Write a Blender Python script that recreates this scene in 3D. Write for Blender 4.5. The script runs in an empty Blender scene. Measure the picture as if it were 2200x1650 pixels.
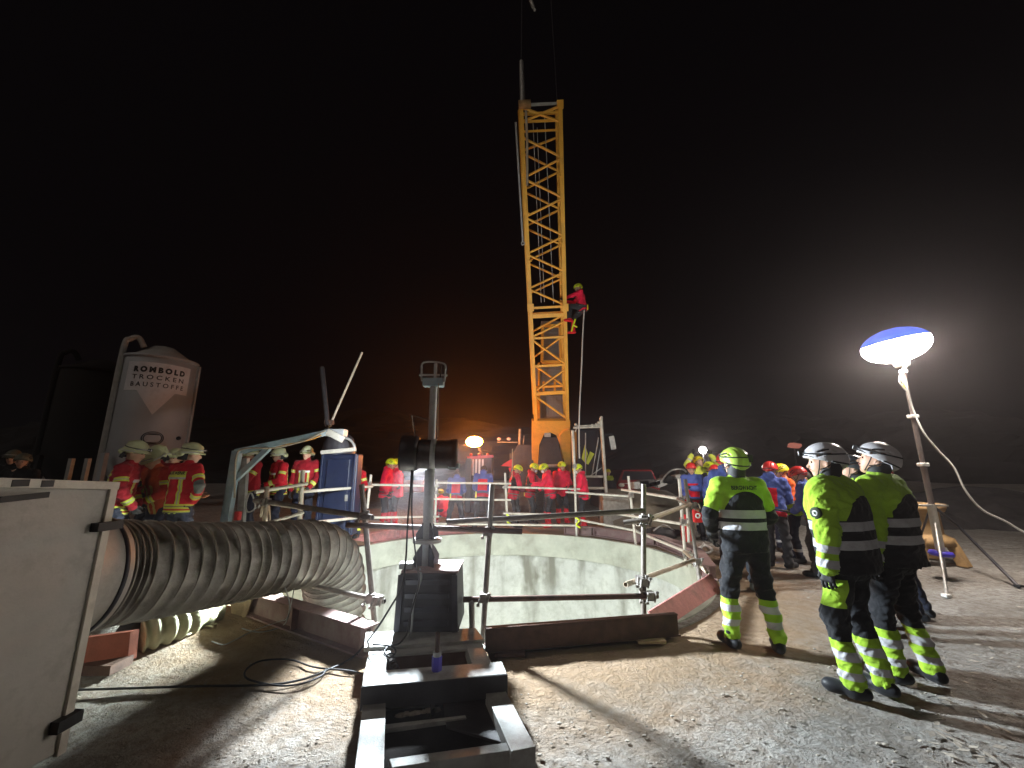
import bpy, math, random
import numpy as np
from mathutils import Vector, Matrix
random.seed(7)
C = bpy.context.scene.collection
SC = bpy.context.scene
R = math.radians

# ------------------------------------------------------------------ camera, sky, light
TH = R(12.0); FPX = 863.0; EYE = 1.6
cam_d = bpy.data.cameras.new('camera'); cam = bpy.data.objects.new('camera', cam_d); C.objects.link(cam)
cam.location = (0, 0, EYE); cam.rotation_euler = (R(90) + TH, 0, 0)
cam_d.sensor_width = 36; cam_d.lens = FPX / 2200 * 36; cam_d.clip_start = .05; cam_d.clip_end = 1500
SC.camera = cam
W = bpy.data.worlds.new('World'); SC.world = W; W.use_nodes = True
wn = W.node_tree; wn.nodes.clear()
wo = wn.nodes.new('ShaderNodeOutputWorld'); wb = wn.nodes.new('ShaderNodeBackground'); sk = wn.nodes.new('ShaderNodeTexSky')
sk.sky_type = 'NISHITA'; sk.sun_disc = False; sk.sun_elevation = R(38); sk.sun_rotation = R(200)
mxw = wn.nodes.new('ShaderNodeMix'); mxw.data_type = 'RGBA'; mxw.inputs[0].default_value = .96
mxw.inputs[7].default_value = (1.0, .80, 1.05, 1)
wn.links.new(sk.outputs[0], mxw.inputs[6]); wn.links.new(mxw.outputs[2], wb.inputs[0])
wb.inputs[1].default_value = .0010
wn.links.new(wb.outputs[0], wo.inputs[0])
sun_d = bpy.data.lights.new('fill_sun', 'SUN'); sun = bpy.data.objects.new('fill_sun', sun_d); C.objects.link(sun)
sun_d.energy = .21; sun_d.angle = R(28); sun_d.color = (1, .87, .76)
sun.rotation_euler = (R(52), 0, R(-36))      # added fill light from behind the photographer, a little from the left
SC.view_settings.view_transform = 'Standard'; SC.view_settings.look = 'None'
SC.view_settings.exposure = .3; SC.view_settings.gamma = 1; SC.view_settings.use_curve_mapping = False
SC.render.engine = 'CYCLES'
SC.cycles.use_denoising = True
SC.cycles.max_bounces = 5; SC.cycles.diffuse_bounces = 3; SC.cycles.glossy_bounces = 3
SC.cycles.volume_bounces = 0; SC.cycles.sample_clamp_indirect = 4
SC.cycles.volume_step_rate = 4

CT, ST = math.cos(TH), math.sin(TH)
def ray(px, py):
    u = (px - 1100) / FPX; v = (825 - py) / FPX
    return Vector((u, CT - v * ST, ST + v * CT))
def at(px, py, Y):
    d = ray(px, py); return Vector((0, 0, EYE)) + d * (Y / d.y)
def gnd(px, py, z=0.0):
    d = ray(px, py); return Vector((0, 0, EYE)) + d * ((z - EYE) / d.z)
def smooth(a, b, x):
    t = min(1, max(0, (x - a) / (b - a))); return t * t * (3 - 2 * t)
PC = Vector((-.22, 7.45, 0)); PR = 3.35         # the shaft: centre and radius
def gz(x, y):
    return .34 * smooth(-2.9, -3.9, x) * smooth(3.4, 4.6, y) if x < -2.9 else 0.0

# ------------------------------------------------------------------ materials
def mat(name, col, rough=.7, metal=0, var=.25, vscale=6, bump=.0, bscale=40, emit=None, es=0, spec=.5, dirt=None, dscale=2.0, damt=.5, alpha=None, coat=0):
    m = bpy.data.materials.new(name); m.use_nodes = True; nt = m.node_tree; b = nt.nodes['Principled BSDF']
    N = nt.nodes.new; L = nt.links.new
    b.inputs['Roughness'].default_value = rough; b.inputs['Metallic'].default_value = metal
    b.inputs['Specular IOR Level'].default_value = spec; b.inputs['Coat Weight'].default_value = coat
    tc = N('ShaderNodeTexCoord')
    n = N('ShaderNodeTexNoise'); n.inputs['Scale'].default_value = vscale; n.inputs['Detail'].default_value = 5; n.inputs['Roughness'].default_value = .6
    L(tc.outputs['Object'], n.inputs['Vector'])
    mr = N('ShaderNodeMapRange'); mr.inputs['From Min'].default_value = .25; mr.inputs['From Max'].default_value = .75
    mr.inputs['To Min'].default_value = 1 - var; mr.inputs['To Max'].default_value = 1 + var
    L(n.outputs['Fac'], mr.inputs['Value'])
    hs = N('ShaderNodeHueSaturation'); hs.inputs['Color'].default_value = (*col, 1); L(mr.outputs[0], hs.inputs['Value'])
    out = hs.outputs[0]
    if dirt:
        n2 = N('ShaderNodeTexNoise'); n2.inputs['Scale'].default_value = dscale; n2.inputs['Detail'].default_value = 8; n2.inputs['Roughness'].default_value = .7
        L(tc.outputs['Object'], n2.inputs['Vector'])
        m2 = N('ShaderNodeMapRange'); m2.inputs['From Min'].default_value = .48; m2.inputs['From Max'].default_value = .68; m2.inputs['To Max'].default_value = damt
        L(n2.outputs['Fac'], m2.inputs['Value'])
        mx = N('ShaderNodeMix'); mx.data_type = 'RGBA'; L(m2.outputs[0], mx.inputs[0]); L(out, mx.inputs[6]); mx.inputs[7].default_value = (*dirt, 1)
        out = mx.outputs[2]
    L(out, b.inputs['Base Color'])
    if bump:
        n3 = N('ShaderNodeTexNoise'); n3.inputs['Scale'].default_value = bscale; n3.inputs['Detail'].default_value = 6; n3.inputs['Roughness'].default_value = .65
        L(tc.outputs['Object'], n3.inputs['Vector'])
        bp = N('ShaderNodeBump'); bp.inputs['Strength'].default_value = min(1, bump); bp.inputs['Distance'].default_value = .01 * max(1, bump)
        L(n3.outputs['Fac'], bp.inputs['Height']); L(bp.outputs[0], b.inputs['Normal'])
    if emit:
        b.inputs['Emission Color'].default_value = (*emit, 1); b.inputs['Emission Strength'].default_value = es
    return m
M = {}
M['conc'] = mat('shotcrete', (.42, .44, .38), .9, var=.2, vscale=3, bump=1, bscale=18, dirt=(.22, .21, .17), dscale=1.3, damt=.6)
M['rust'] = mat('rusty steel', (.10, .055, .04), .75, .3, var=.35, vscale=9, bump=.5, bscale=60, dirt=(.05, .03, .03), damt=.6)
M['redpaint'] = mat('faded red primer', (.50, .20, .18), .7, var=.25, vscale=7, bump=.6, bscale=50, dirt=(.20, .12, .10), dscale=4, damt=.7)
M['mauve'] = mat('dusty red primer steel', (.27, .17, .16), .8, var=.2, vscale=6, bump=.5, bscale=50, dirt=(.30, .26, .22), dscale=3, damt=.6)
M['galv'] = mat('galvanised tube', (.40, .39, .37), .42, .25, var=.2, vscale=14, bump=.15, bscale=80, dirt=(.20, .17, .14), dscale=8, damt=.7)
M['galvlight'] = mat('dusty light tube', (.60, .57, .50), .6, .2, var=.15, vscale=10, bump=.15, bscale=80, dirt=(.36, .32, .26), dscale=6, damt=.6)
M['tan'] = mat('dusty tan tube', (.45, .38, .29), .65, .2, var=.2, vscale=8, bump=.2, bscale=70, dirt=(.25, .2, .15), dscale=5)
M['galvdark'] = mat('shaded scaffold tube', (.20, .175, .155), .45, .25, var=.25, vscale=14, bump=.2, bscale=80, dirt=(.10, .08, .065), dscale=8, damt=.8)  # near tubes are lit from behind; that shade is put into the colour
M['coupler'] = mat('cast coupler', (.24, .22, .20), .5, .3, var=.3, vscale=30, bump=.3, bscale=90)
M['yellow'] = mat('crane yellow', (.85, .45, .065), .45, var=.12, vscale=2, bump=.1, bscale=40, dirt=(.42, .24, .07), dscale=1.6, damt=.45)
M['box'] = mat('white painted plate', (.48, .44, .40), .55, var=.14, vscale=2.5, bump=.3, bscale=30, dirt=(.27, .235, .20), dscale=2.6, damt=.7)
M['boxlip'] = mat('white painted lip', (.68, .62, .54), .5, var=.1, vscale=5, dirt=(.35, .3, .25), dscale=6)
M['duct'] = mat('dusty grey duct fabric', (.37, .345, .31), .75, var=.25, vscale=5, bump=.6, bscale=22, dirt=(.10, .09, .075), dscale=4, damt=.7)
M['ductedge'] = mat('duct wire seam', (.36, .33, .29), .7, var=.2, vscale=9)
M['black'] = mat('black rubber', (.018, .018, .02), .6, var=.3, vscale=12, bump=.1)
M['void'] = mat('shaded void', (.015, .013, .012), .95, var=.4, vscale=6, spec=.05, bump=.4)  # blackness of the unlit void put into the colour
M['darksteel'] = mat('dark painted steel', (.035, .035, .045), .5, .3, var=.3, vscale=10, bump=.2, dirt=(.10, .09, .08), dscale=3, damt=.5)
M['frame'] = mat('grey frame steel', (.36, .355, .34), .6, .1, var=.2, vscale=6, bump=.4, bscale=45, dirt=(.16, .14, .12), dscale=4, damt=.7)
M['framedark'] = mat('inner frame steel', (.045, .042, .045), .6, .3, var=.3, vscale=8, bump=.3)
M['grey'] = mat('grey steel', (.40, .42, .43), .4, .15, var=.15, vscale=8, bump=.1, dirt=(.16, .14, .12), dscale=5)
M['bluesteel'] = mat('pale blue steel', (.27, .38, .44), .5, .1, var=.2, vscale=8, dirt=(.42, .43, .40), dscale=3, damt=.9)
M['cabinet'] = mat('navy plastic', (.011, .018, .05), .45, var=.2, vscale=5, bump=.1, dirt=(.035, .045, .07), dscale=3)
M['white'] = mat('white paint', (.75, .75, .72), .5, var=.08)
M['brownsteel'] = mat('yellow brown steel', (.34, .21, .09), .7, .1, var=.3, vscale=6, bump=.6, bscale=40, dirt=(.16, .10, .06), dscale=5, damt=.7)
M['redplastic'] = mat('red plastic', (.60, .02, .02), .45, var=.15)
M['orangebrown'] = mat('orange brown steel', (.24, .06, .03), .7, var=.25, bump=.3)
M['wood'] = mat('pale timber', (.48, .36, .22), .8, var=.25, vscale=15, bump=.4)
M['mud'] = mat('packed dirt', (.22, .18, .13), .95, var=.3, vscale=4, bump=1, bscale=25)
M['silo'] = mat('grey silo steel', (.44, .46, .48), .6, .1, var=.12, vscale=2, bump=.15, bscale=30, dirt=(.30, .30, .31), dscale=1, damt=.5)
M['siloedge'] = mat('light silo pipe', (.42, .41, .39), .6, .1, var=.15)
M['print'] = mat('dark print', (.03, .03, .03), .8, var=.05)
M['whitepanel'] = mat('white silo panel', (.80, .78, .80), .6, var=.1, vscale=4, dirt=(.4, .36, .36), dscale=2)
M['ropewhite'] = mat('white rope', (.5, .49, .46), .8, var=.1)
M['rope'] = mat('dusty rope', (.45, .40, .30), .85, var=.25, vscale=20, bump=.4, bscale=120)
M['tarp'] = mat('greenish lay flat duct', (.38, .37, .24), .6, var=.2, vscale=5, bump=.7, bscale=14)
M['glass'] = mat('cab glass', (.02, .02, .025), .12, 0, var=.1, spec=.7)
M['mesh'] = mat('dark grille', (.34, .32, .30), .6, .4, var=.3, vscale=60)
M['bluepl'] = mat('blue plastic', (.07, .05, .5), .4, var=.1)
M['chalk'] = mat('pale stone', (.36, .32, .27), .9, var=.3, vscale=12, bump=.6)
M['darkpile'] = mat('dark gear', (.03, .028, .028), .6, var=.5, vscale=10, bump=.6)
M['carred'] = mat('dark red car paint', (.20, .012, .015), .25, .2, var=.1, coat=.5)
M['flag'] = mat('red cloth', (.75, .03, .03), .8, var=.15)
M['vest'] = mat('dull yellow cloth', (.42, .44, .04), .85, var=.2, bump=.4)
M['redlamp'] = mat('dim red lamp', (.3, .05, .04), .5, emit=(1, .35, .25), es=.25)
M['lensflood'] = mat('lit flood lens', (1, 1, 1), .5, emit=(.85, .93, 1), es=10)
M['orangelamp'] = mat('lit orange lamp', (1, .5, .1), .5, emit=(1, .30, .045), es=300)
M['whitelamp'] = mat('lit white lamp', (1, 1, 1), .5, emit=(1, .93, .85), es=260)
M['tinylamp'] = mat('lit small lamp', (1, 1, 1), .5, emit=(1, .97, .9), es=8)
M['beacon'] = mat('beacon glass', (.5, .3, .25), .3, emit=(1, .6, .45), es=.3)
M['balloonwhite'] = mat('lit white balloon fabric', (.8, .8, .8), .6, var=.02, emit=(1, .90, .80), es=120)
M['balloonblue'] = mat('lit blue balloon fabric', (.03, .07, .6), .6, emit=(.10, .19, 1), es=.85)

# ------------------------------------------------------------------ mesh helpers
class MB:
    def __init__(s): s.v = []; s.f = []; s.sm = []
    def _add(s, vs, fs, smooth=False):
        o = len(s.v); s.v += [tuple(v) for v in vs]; s.f += [tuple(i + o for i in f) for f in fs]; s.sm += [smooth] * len(fs)
        return s
    def box(s, c, size, rot=None):
        c = Vector(c); hx, hy, hz = [k / 2 for k in size]
        vs = [Vector((x * hx, y * hy, z * hz)) for x in (-1, 1) for y in (-1, 1) for z in (-1, 1)]
        if rot is not None: vs = [rot @ v for v in vs]
        return s._add([v + c for v in vs], [(0, 1, 3, 2), (4, 6, 7, 5), (0, 4, 5, 1), (2, 3, 7, 6), (0, 2, 6, 4), (1, 5, 7, 3)])
    def prism(s, top, down):          # polygon 'top' (points, any winding) pushed by vector 'down'
        n = len(top); top = [Vector(p) for p in top]; dn = Vector(down)
        nrm = (top[1] - top[0]).cross(top[2] - top[1])
        if nrm.dot(dn) > 0: top = top[::-1]
        vs = top + [p + dn for p in top]
        fs = [tuple(range(n)), tuple(range(2 * n - 1, n - 1, -1))] + [(i, n + i, n + (i + 1) % n, (i + 1) % n) for i in range(n)]
        return s._add(vs, fs)
    def bar(s, a, b, w, h, up=(0, 0, 1)):   # rectangular bar from a to b
        a, b = Vector(a), Vector(b); d = (b - a).normalized(); up = Vector(up)
        if abs(d.dot(up)) > .97: up = Vector((1, 0, 0))
        x = d.cross(up).normalized(); y = x.cross(d).normalized()
        vs = [p + x * (i * w / 2) + y * (j * h / 2) for p in (a, b) for i, j in ((-1, -1), (1, -1), (1, 1), (-1, 1))]
        return s._add(vs, [(3, 2, 1, 0), (4, 5, 6, 7), (0, 1, 5, 4), (1, 2, 6, 5), (2, 3, 7, 6), (3, 0, 4, 7)])
    def tube(s, pts, r, seg=10, caps=True, closed=False, hollow=False):
        pts = [Vector(p) for p in pts]; n = len(pts)
        rr = r if isinstance(r, (list, tuple)) else [r] * n
        t0 = (pts[1] - pts[0]).normalized(); ref = Vector((0, 0, 1)) if abs(t0.z) < .9 else Vector((1, 0, 0))
        nx = t0.cross(ref).normalized(); vs = []
        for i, p in enumerate(pts):
            if closed: t = (pts[(i + 1) % n] - pts[i - 1])
            else: t = pts[min(i + 1, n - 1)] - pts[max(i - 1, 0)]
            t = t.normalized(); nx = (nx - t * nx.dot(t)).normalized(); ny = t.cross(nx)
            for k in range(seg):
                a = 2 * math.pi * k / seg; vs.append(p + (nx * math.cos(a) + ny * math.sin(a)) * rr[i])
        fs = []
        for i in range(n if closed else n - 1):
            j = (i + 1) % n
            for k in range(seg):
                l = (k + 1) % seg; fs.append((i * seg + k, i * seg + l, j * seg + l, j * seg + k))
        s._add(vs, fs, True)
        if caps and not closed:
            if hollow:
                for e, p, q in ((0, pts[0], pts[1]), (n - 1, pts[-1], pts[-2])):
                    ring = vs[e * seg:(e + 1) * seg]; inn = [p + (Vector(v) - p) * .78 for v in ring]; dp = (q - p).normalized() * min(.08, (q - p).length * .5)
                    vv = list(ring) + inn + [v + dp for v in inn]
                    ff = []
                    for k in range(seg):
                        l = (k + 1) % seg; ff += [(k, l, seg + l, seg + k), (seg + k, seg + l, 2 * seg + l, 2 * seg + k)]
                    ff.append(tuple(range(2 * seg, 3 * seg)))
                    if e: ff = [f[::-1] for f in ff]
                    s._add(vv, [f[::-1] for f in ff])
            else:
                s._add(vs[:seg], [tuple(range(seg))[::-1]]); s._add(vs[-seg:], [tuple(range(seg))])
        return s
    def lathe(s, prof, o, ax=(0, 0, 1), seg=24, a0=0, a1=360, smooth=True, sx=1, sy=1):  # prof: (r, h) list along axis
        o = Vector(o); ax = Vector(ax).normalized(); ref = Vector((1, 0, 0)) if abs(ax.x) < .9 else Vector((0, 1, 0))
        y = ax.cross(ref).normalized(); x = y.cross(ax).normalized(); full = abs(a1 - a0) >= 360
        m = seg if full else seg + 1; vs = []
        for r, h in prof:
            for k in range(m):
                a = R(a0 + (a1 - a0) * k / seg); vs.append(o + ax * h + x * (math.cos(a) * r * sx) + y * (math.sin(a) * r * sy))
        fs = []
        for i in range(len(prof) - 1):
            for k in range(seg):
                l = (k + 1) % m if full else k + 1
                fs.append((i * m + k, i * m + l, (i + 1) * m + l, (i + 1) * m + k))
        return s._add(vs, fs, smooth)
    def ico(s, c, r, sx=1, sy=1, sz=1, nz=0, seg=8, seed=0):
        rnd = random.Random(seed); vs = []; fs = []
        c = Vector(c); rows = max(4, seg // 2 + 1)
        for i in range(rows + 1):
            th = math.pi * i / rows
            for k in range(seg):
                a = 2 * math.pi * k / seg; q = r * (1 + rnd.uniform(-nz, nz)) if 0 < i < rows else r
                vs.append(c + Vector((math.sin(th) * math.cos(a) * q * sx, math.sin(th) * math.sin(a) * q * sy, math.cos(th) * q * sz)))
        for i in range(rows):
            for k in range(seg):
                l = (k + 1) % seg; fs.append((i * seg + k, (i + 1) * seg + k, (i + 1) * seg + l, i * seg + l))
        return s._add(vs, fs, nz == 0)
    def mesh(s, name, org=(0, 0, 0)):
        me = bpy.data.meshes.new(name); o = Vector(org)
        me.from_pydata([tuple(Vector(v) - o) for v in s.v], [], s.f)
        me.polygons.foreach_set('use_smooth', s.sm); me.update(); return me
def root(name, loc, label, cat, group=None, rz=0):
    o = bpy.data.objects.new(name, None); C.objects.link(o); o.location = loc; o.rotation_euler = (0, 0, rz); o.empty_display_size = .1
    o['label'] = label; o['category'] = cat
    if group: o['group'] = group
    return o
def top_of(o):
    while o.parent: o = o.parent
    return o
def part(name, mb, m, parent, label=None, bevel=0):
    t = top_of(parent); me = mb.mesh(name, t.location); me.materials.append(m)
    o = bpy.data.objects.new(name, me); C.objects.link(o); o.parent = parent
    if label: o['label'] = label
    if bevel:
        b = o.modifiers.new('bevel', 'BEVEL'); b.width = bevel; b.segments = 2; b.limit_method = 'ANGLE'
    return o
def single(name, mb, m, label, cat, group=None, kind=None, org=None):
    if org is None: org = Vector((0, 0, 0)); 
    me = mb.mesh(name, org); me.materials.append(m); o = bpy.data.objects.new(name, me); C.objects.link(o); o.location = org
    if kind: o['kind'] = kind
    if label: o['label'] = label
    if cat: o['category'] = cat
    if group: o['group'] = group
    return o
def noise2(x, y):
    return (math.sin(x * 1.3 + y * 2.1) + math.sin(x * 2.7 - y * 1.7 + 1.3) * .6 + math.sin(x * 5.1 + y * 4.3 + .7) * .3 + math.sin(-x * 9.7 + y * 8.1) * .2) / 2.1
def spline(pts, n=6):
    pts = [Vector(p) for p in pts]; out = []
    for i in range(len(pts) - 1):
        p0, p1, p2, p3 = pts[max(i - 1, 0)], pts[i], pts[i + 1], pts[min(i + 2, len(pts) - 1)]
        for k in range(n):
            t = k / n; out.append(.5 * ((2 * p1) + (p2 - p0) * t + (2 * p0 - 5 * p1 + 4 * p2 - p3) * t * t + (3 * p1 - p0 - 3 * p2 + p3) * t ** 3))
    return out + [pts[-1]]
def textmesh(body, size, width=None, bold=0, extr=.0):
    cu = bpy.data.curves.new('lettering', 'FONT'); cu.body = body; cu.size = size; cu.align_x = 'CENTER'; cu.offset = bold; cu.extrude = extr
    cu.resolution_u = 3
    o = bpy.data.objects.new('lettering', cu); C.objects.link(o); dg = bpy.context.evaluated_depsgraph_get(); dg.update()
    me = bpy.data.meshes.new_from_object(o.evaluated_get(dg)); bpy.data.objects.remove(o)
    vs = [v.co.copy() for v in me.vertices]; fs = [tuple(p.vertices) for p in me.polygons]; bpy.data.meshes.remove(me)
    if width:
        w = max(v.x for v in vs) - min(v.x for v in vs); k = width / w
        for v in vs: v.x *= k
    return vs, fs
# ------------------------------------------------------------------ the ground sheet with the shaft's mouth, the shaft, far ground
def ground_material():
    m = bpy.data.materials.new('site dirt'); m.use_nodes = True; nt = m.node_tree; b = nt.nodes['Principled BSDF']; N = nt.nodes.new; L = nt.links.new
    b.inputs['Roughness'].default_value = .95; b.inputs['Specular IOR Level'].default_value = .2
    tc = N('ShaderNodeTexCoord')
    def noise(sc, det=6, ro=.6, vec=None):
        n = N('ShaderNodeTexNoise'); n.inputs['Scale'].default_value = sc; n.inputs['Detail'].default_value = det; n.inputs['Roughness'].default_value = ro
        L(vec or tc.outputs['Object'], n.inputs['Vector']); return n.outputs['Fac']
    def ramp(v, a, b_, lo=0., hi=1.):
        r = N('ShaderNodeMapRange'); r.inputs['From Min'].default_value = a; r.inputs['From Max'].default_value = b_; r.inputs['To Min'].default_value = lo; r.inputs['To Max'].default_value = hi
        L(v, r.inputs['Value']); return r.outputs[0]
    def mix(f, a, b_):
        x = N('ShaderNodeMix'); x.data_type = 'RGBA'; L(f, x.inputs[0])
        for i, c in ((6, a), (7, b_)):
            if isinstance(c, tuple): x.inputs[i].default_value = (*c, 1)
            else: L(c, x.inputs[i])
        return x.outputs[2]
    base = mix(ramp(noise(1.1), .35, .65), (.35, .325, .295), (.53, .505, .475))
    base = mix(ramp(noise(14, 8, .7), .42, .62, 0, .8), base, (.24, .205, .17))
    base = mix(ramp(noise(60, 4, .7), .6, .72, 0, .7), base, (.56, .53, .49))
    # straw-brown dirt trodden round the mouth of the shaft
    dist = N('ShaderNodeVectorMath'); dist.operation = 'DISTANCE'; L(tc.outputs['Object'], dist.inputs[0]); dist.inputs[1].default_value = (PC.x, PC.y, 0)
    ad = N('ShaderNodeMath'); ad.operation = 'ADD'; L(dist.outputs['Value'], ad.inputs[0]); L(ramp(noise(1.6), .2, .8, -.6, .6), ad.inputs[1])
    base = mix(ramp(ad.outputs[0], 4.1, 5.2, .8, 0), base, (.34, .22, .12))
    L(base, b.inputs['Base Color'])
    h = N('ShaderNodeMath'); h.operation = 'ADD'
    a = ramp(noise(9, 8, .65), .3, .7, 0, 1); c = ramp(noise(45, 6, .7), .3, .7, 0, .55); wv = N('ShaderNodeTexWave'); wv.inputs['Scale'].default_value = 2.2; wv.inputs['Distortion'].default_value = 2.5; wv.inputs['Detail'].default_value = 2; wv.inputs['Detail Scale'].default_value = 1.5
    mp = N('ShaderNodeMapping'); mp.inputs['Rotation'].default_value = (0, 0, R(-62)); L(tc.outputs['Object'], mp.inputs[0]); L(mp.outputs[0], wv.inputs['Vector'])
    wm = N('ShaderNodeMath'); wm.operation = 'MULTIPLY'; L(wv.outputs['Fac'], wm.inputs[0]); L(ramp(noise(.55), .48, .62, 0, 1.1), wm.inputs[1])
    h2 = N('ShaderNodeMath'); h2.operation = 'ADD'; L(wm.outputs[0], h2.inputs[0]); L(c, h2.inputs[1]); L(a, h.inputs[0]); L(h2.outputs[0], h.inputs[1])
    bp = N('ShaderNodeBump'); bp.inputs['Strength'].default_value = .9; bp.inputs['Distance'].default_value = .06; L(h.outputs[0], bp.inputs['Height']); L(bp.outputs[0], b.inputs['Normal'])
    return m
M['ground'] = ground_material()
g = MB(); radii = [PR - .04, PR + .1]
while radii[-1] < 600: radii.append(radii[-1] + max(.085, (radii[-1] - 9) * .12))
SEG = 300
for i, r in enumerate(radii):
    for k in range(SEG):
        a = 2 * math.pi * k / SEG; x = PC.x + r * math.cos(a); y = PC.y + r * math.sin(a)
        amp = .012 + .012 * smooth(4.5, 8, r); z = gz(x, y)
        if i > 1: z += amp * (noise2(x * 2.3, y * 2.3) * .6 + noise2(x * 7.1 + 3, y * 6.7) * .5) + random.uniform(-.004, .004) * (r < 12)
        if r > 25: z += min(1.2, (r - 25) * .02) * noise2(x * .05, y * .06)
        g.v.append((x, y, z - .015))
for i in range(len(radii) - 1):
    for k in range(SEG):
        l = (k + 1) % SEG; g.f.append((i * SEG + k, i * SEG + l, (i + 1) * SEG + l, (i + 1) * SEG + k)); g.sm.append(True)
g.f = [f[::-1] for f in g.f]
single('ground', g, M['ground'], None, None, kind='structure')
def wall_material():
    m = mat('sprayed concrete', (.50, .52, .50), .9, var=.18, vscale=2.5, bump=1.3, bscale=14, dirt=(.26, .27, .24), dscale=6, damt=.5)
    nt = m.node_tree; b = nt.nodes['Principled BSDF']; N = nt.nodes.new; L = nt.links.new
    src = b.inputs['Base Color'].links[0].from_socket
    tc = N('ShaderNodeTexCoord'); mp = N('ShaderNodeMapping'); mp.inputs['Scale'].default_value = (1.6, 1.6, .22); L(tc.outputs['Object'], mp.inputs[0])
    n = N('ShaderNodeTexNoise'); n.inputs['Scale'].default_value = 1.7; n.inputs['Detail'].default_value = 6; L(mp.outputs[0], n.inputs['Vector'])
    r = N('ShaderNodeMapRange'); r.inputs['From Min'].default_value = .5; r.inputs['From Max'].default_value = .68; r.inputs['To Max'].default_value = .75; L(n.outputs['Fac'], r.inputs['Value'])
    # the two wet runs down the far wall
    sp = N('ShaderNodeSeparateXYZ'); L(tc.outputs['Object'], sp.inputs[0]); n4 = N('ShaderNodeTexNoise'); n4.inputs['Scale'].default_value = 2.2; L(tc.outputs['Object'], n4.inputs['Vector'])
    wob = N('ShaderNodeMath'); wob.operation = 'MULTIPLY_ADD'; L(n4.outputs['Fac'], wob.inputs[0]); wob.inputs[1].default_value = .7; L(sp.outputs['X'], wob.inputs[2])
    tot = r.outputs[0]
    for xc, wd in ((.42, .13), (.95, .15)):
        d = N('ShaderNodeMath'); d.operation = 'SUBTRACT'; L(wob.outputs[0], d.inputs[0]); d.inputs[1].default_value = xc + .35
        ab = N('ShaderNodeMath'); ab.operation = 'ABSOLUTE'; L(d.outputs[0], ab.inputs[0])
        q = N('ShaderNodeMapRange'); q.inputs['From Min'].default_value = wd * .4; q.inputs['From Max'].default_value = wd * 1.6; q.inputs['To Min'].default_value = .75; q.inputs['To Max'].default_value = 0; L(ab.outputs[0], q.inputs['Value'])
        fd = N('ShaderNodeMapRange'); fd.inputs['From Min'].default_value = -1.7; fd.inputs['From Max'].default_value = -1.0; fd.inputs['To Min'].default_value = 0; fd.inputs['To Max'].default_value = 1; L(sp.outputs['Z'], fd.inputs['Value'])
        q2 = N('ShaderNodeMath'); q2.operation = 'MULTIPLY'; L(q.outputs[0], q2.inputs[0]); L(fd.outputs[0], q2.inputs[1])
        s = N('ShaderNodeMath'); s.operation = 'ADD'; s.use_clamp = True; L(tot, s.inputs[0]); L(q2.outputs[0], s.inputs[1]); tot = s.outputs[0]
    x = N('ShaderNodeMix'); x.data_type = 'RGBA'; L(tot, x.inputs[0]); L(src, x.inputs[6]); x.inputs[7].default_value = (.19, .19, .16, 1)
    L(x.outputs[2], b.inputs['Base Color']); return m
w = MB(); SG, RW = 260, 110
for j in range(RW + 1):
    z = -.006 - 9.0 * (j / RW) ** 1.25
    for k in range(SG):
        a = 2 * math.pi * k / SG; n = noise2(a * 9, z * 3.1) * .03 + noise2(a * 31, z * 9) * .012 + random.uniform(-.004, .004)
        rr = PR + n + .015; w.v.append((PC.x + rr * math.cos(a), PC.y + rr * math.sin(a), z))
for j in range(RW):
    for k in range(SG):
        l = (k + 1) % SG; w.f.append((j * SG + k, (j + 1) * SG + k, (j + 1) * SG + l, j * SG + l)); w.sm.append(True)
w.f.append(tuple(RW * SG + k for k in range(SG))); w.sm.append(False)
single('shaft_wall', w, wall_material(), None, None, kind='structure')
# the concrete collar at the mouth of the shaft
col = MB(); col.lathe([(PR - .06, -.5), (PR - .06, .012), (PR + .03, .012), (PR + .03, -.4)], (PC.x, PC.y, 0), seg=120, smooth=False)
single('shaft_kerb', col, M['conc'], None, None, kind='structure')

# quarry slope behind, barely lit
hl = MB(); NX, NY = 110, 26
for j in range(NY + 1):
    for i in range(NX + 1):
        x = -170 + 340 * i / NX; t = j / NY; y = 44 + 34 * t + 6 * noise2(x * .06, t * 3) + abs(x) * .03
        zz = -.6 + (11.5 + 2.5 * noise2(x * .045, 2)) * smooth(0, 1, t) + .55 * noise2(x * .5, t * 19) + .3 * noise2(x * 1.3, t * 40) * (j > 0)
        hl.v.append((x, y, zz))
for j in range(NY):
    for i in range(NX):
        a = j * (NX + 1) + i; hl.f.append((a, a + 1, a + NX + 2, a + NX + 1)); hl.sm.append(False)
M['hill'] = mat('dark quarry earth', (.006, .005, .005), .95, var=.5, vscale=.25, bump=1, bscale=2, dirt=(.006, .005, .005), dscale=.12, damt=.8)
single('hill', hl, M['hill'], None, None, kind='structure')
# spoil bank at the right edge
bk = MB(); NB = 60
for j in range(13):
    for i in range(NB + 1):
        x = 8.2 + 26 * i / NB; t = j / 12; y = 11.5 + 6.5 * t + .5 * noise2(x * .8, 1) - (x - 8) * .08
        z = -.12 + (.95 + .25 * noise2(x * .7, 3)) * math.sin(math.pi * min(1, t * .95)) * smooth(8.0, 10.5, x) + (.09 * noise2(x * 3.1, t * 14) if j else 0)
        bk.v.append((x, y, z))
for j in range(12):
    for i in range(NB):
        a = j * (NB + 1) + i; bk.f.append((a, a + 1, a + NB + 2, a + NB + 1)); bk.sm.append(False)
M['bank'] = mat('dark spoil', (.055, .050, .052), .95, var=.6, vscale=1.5, bump=1, bscale=9, dirt=(.10, .09, .085), dscale=2.5)
single('spoil_bank', bk, M['bank'], None, None, kind='structure')

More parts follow.
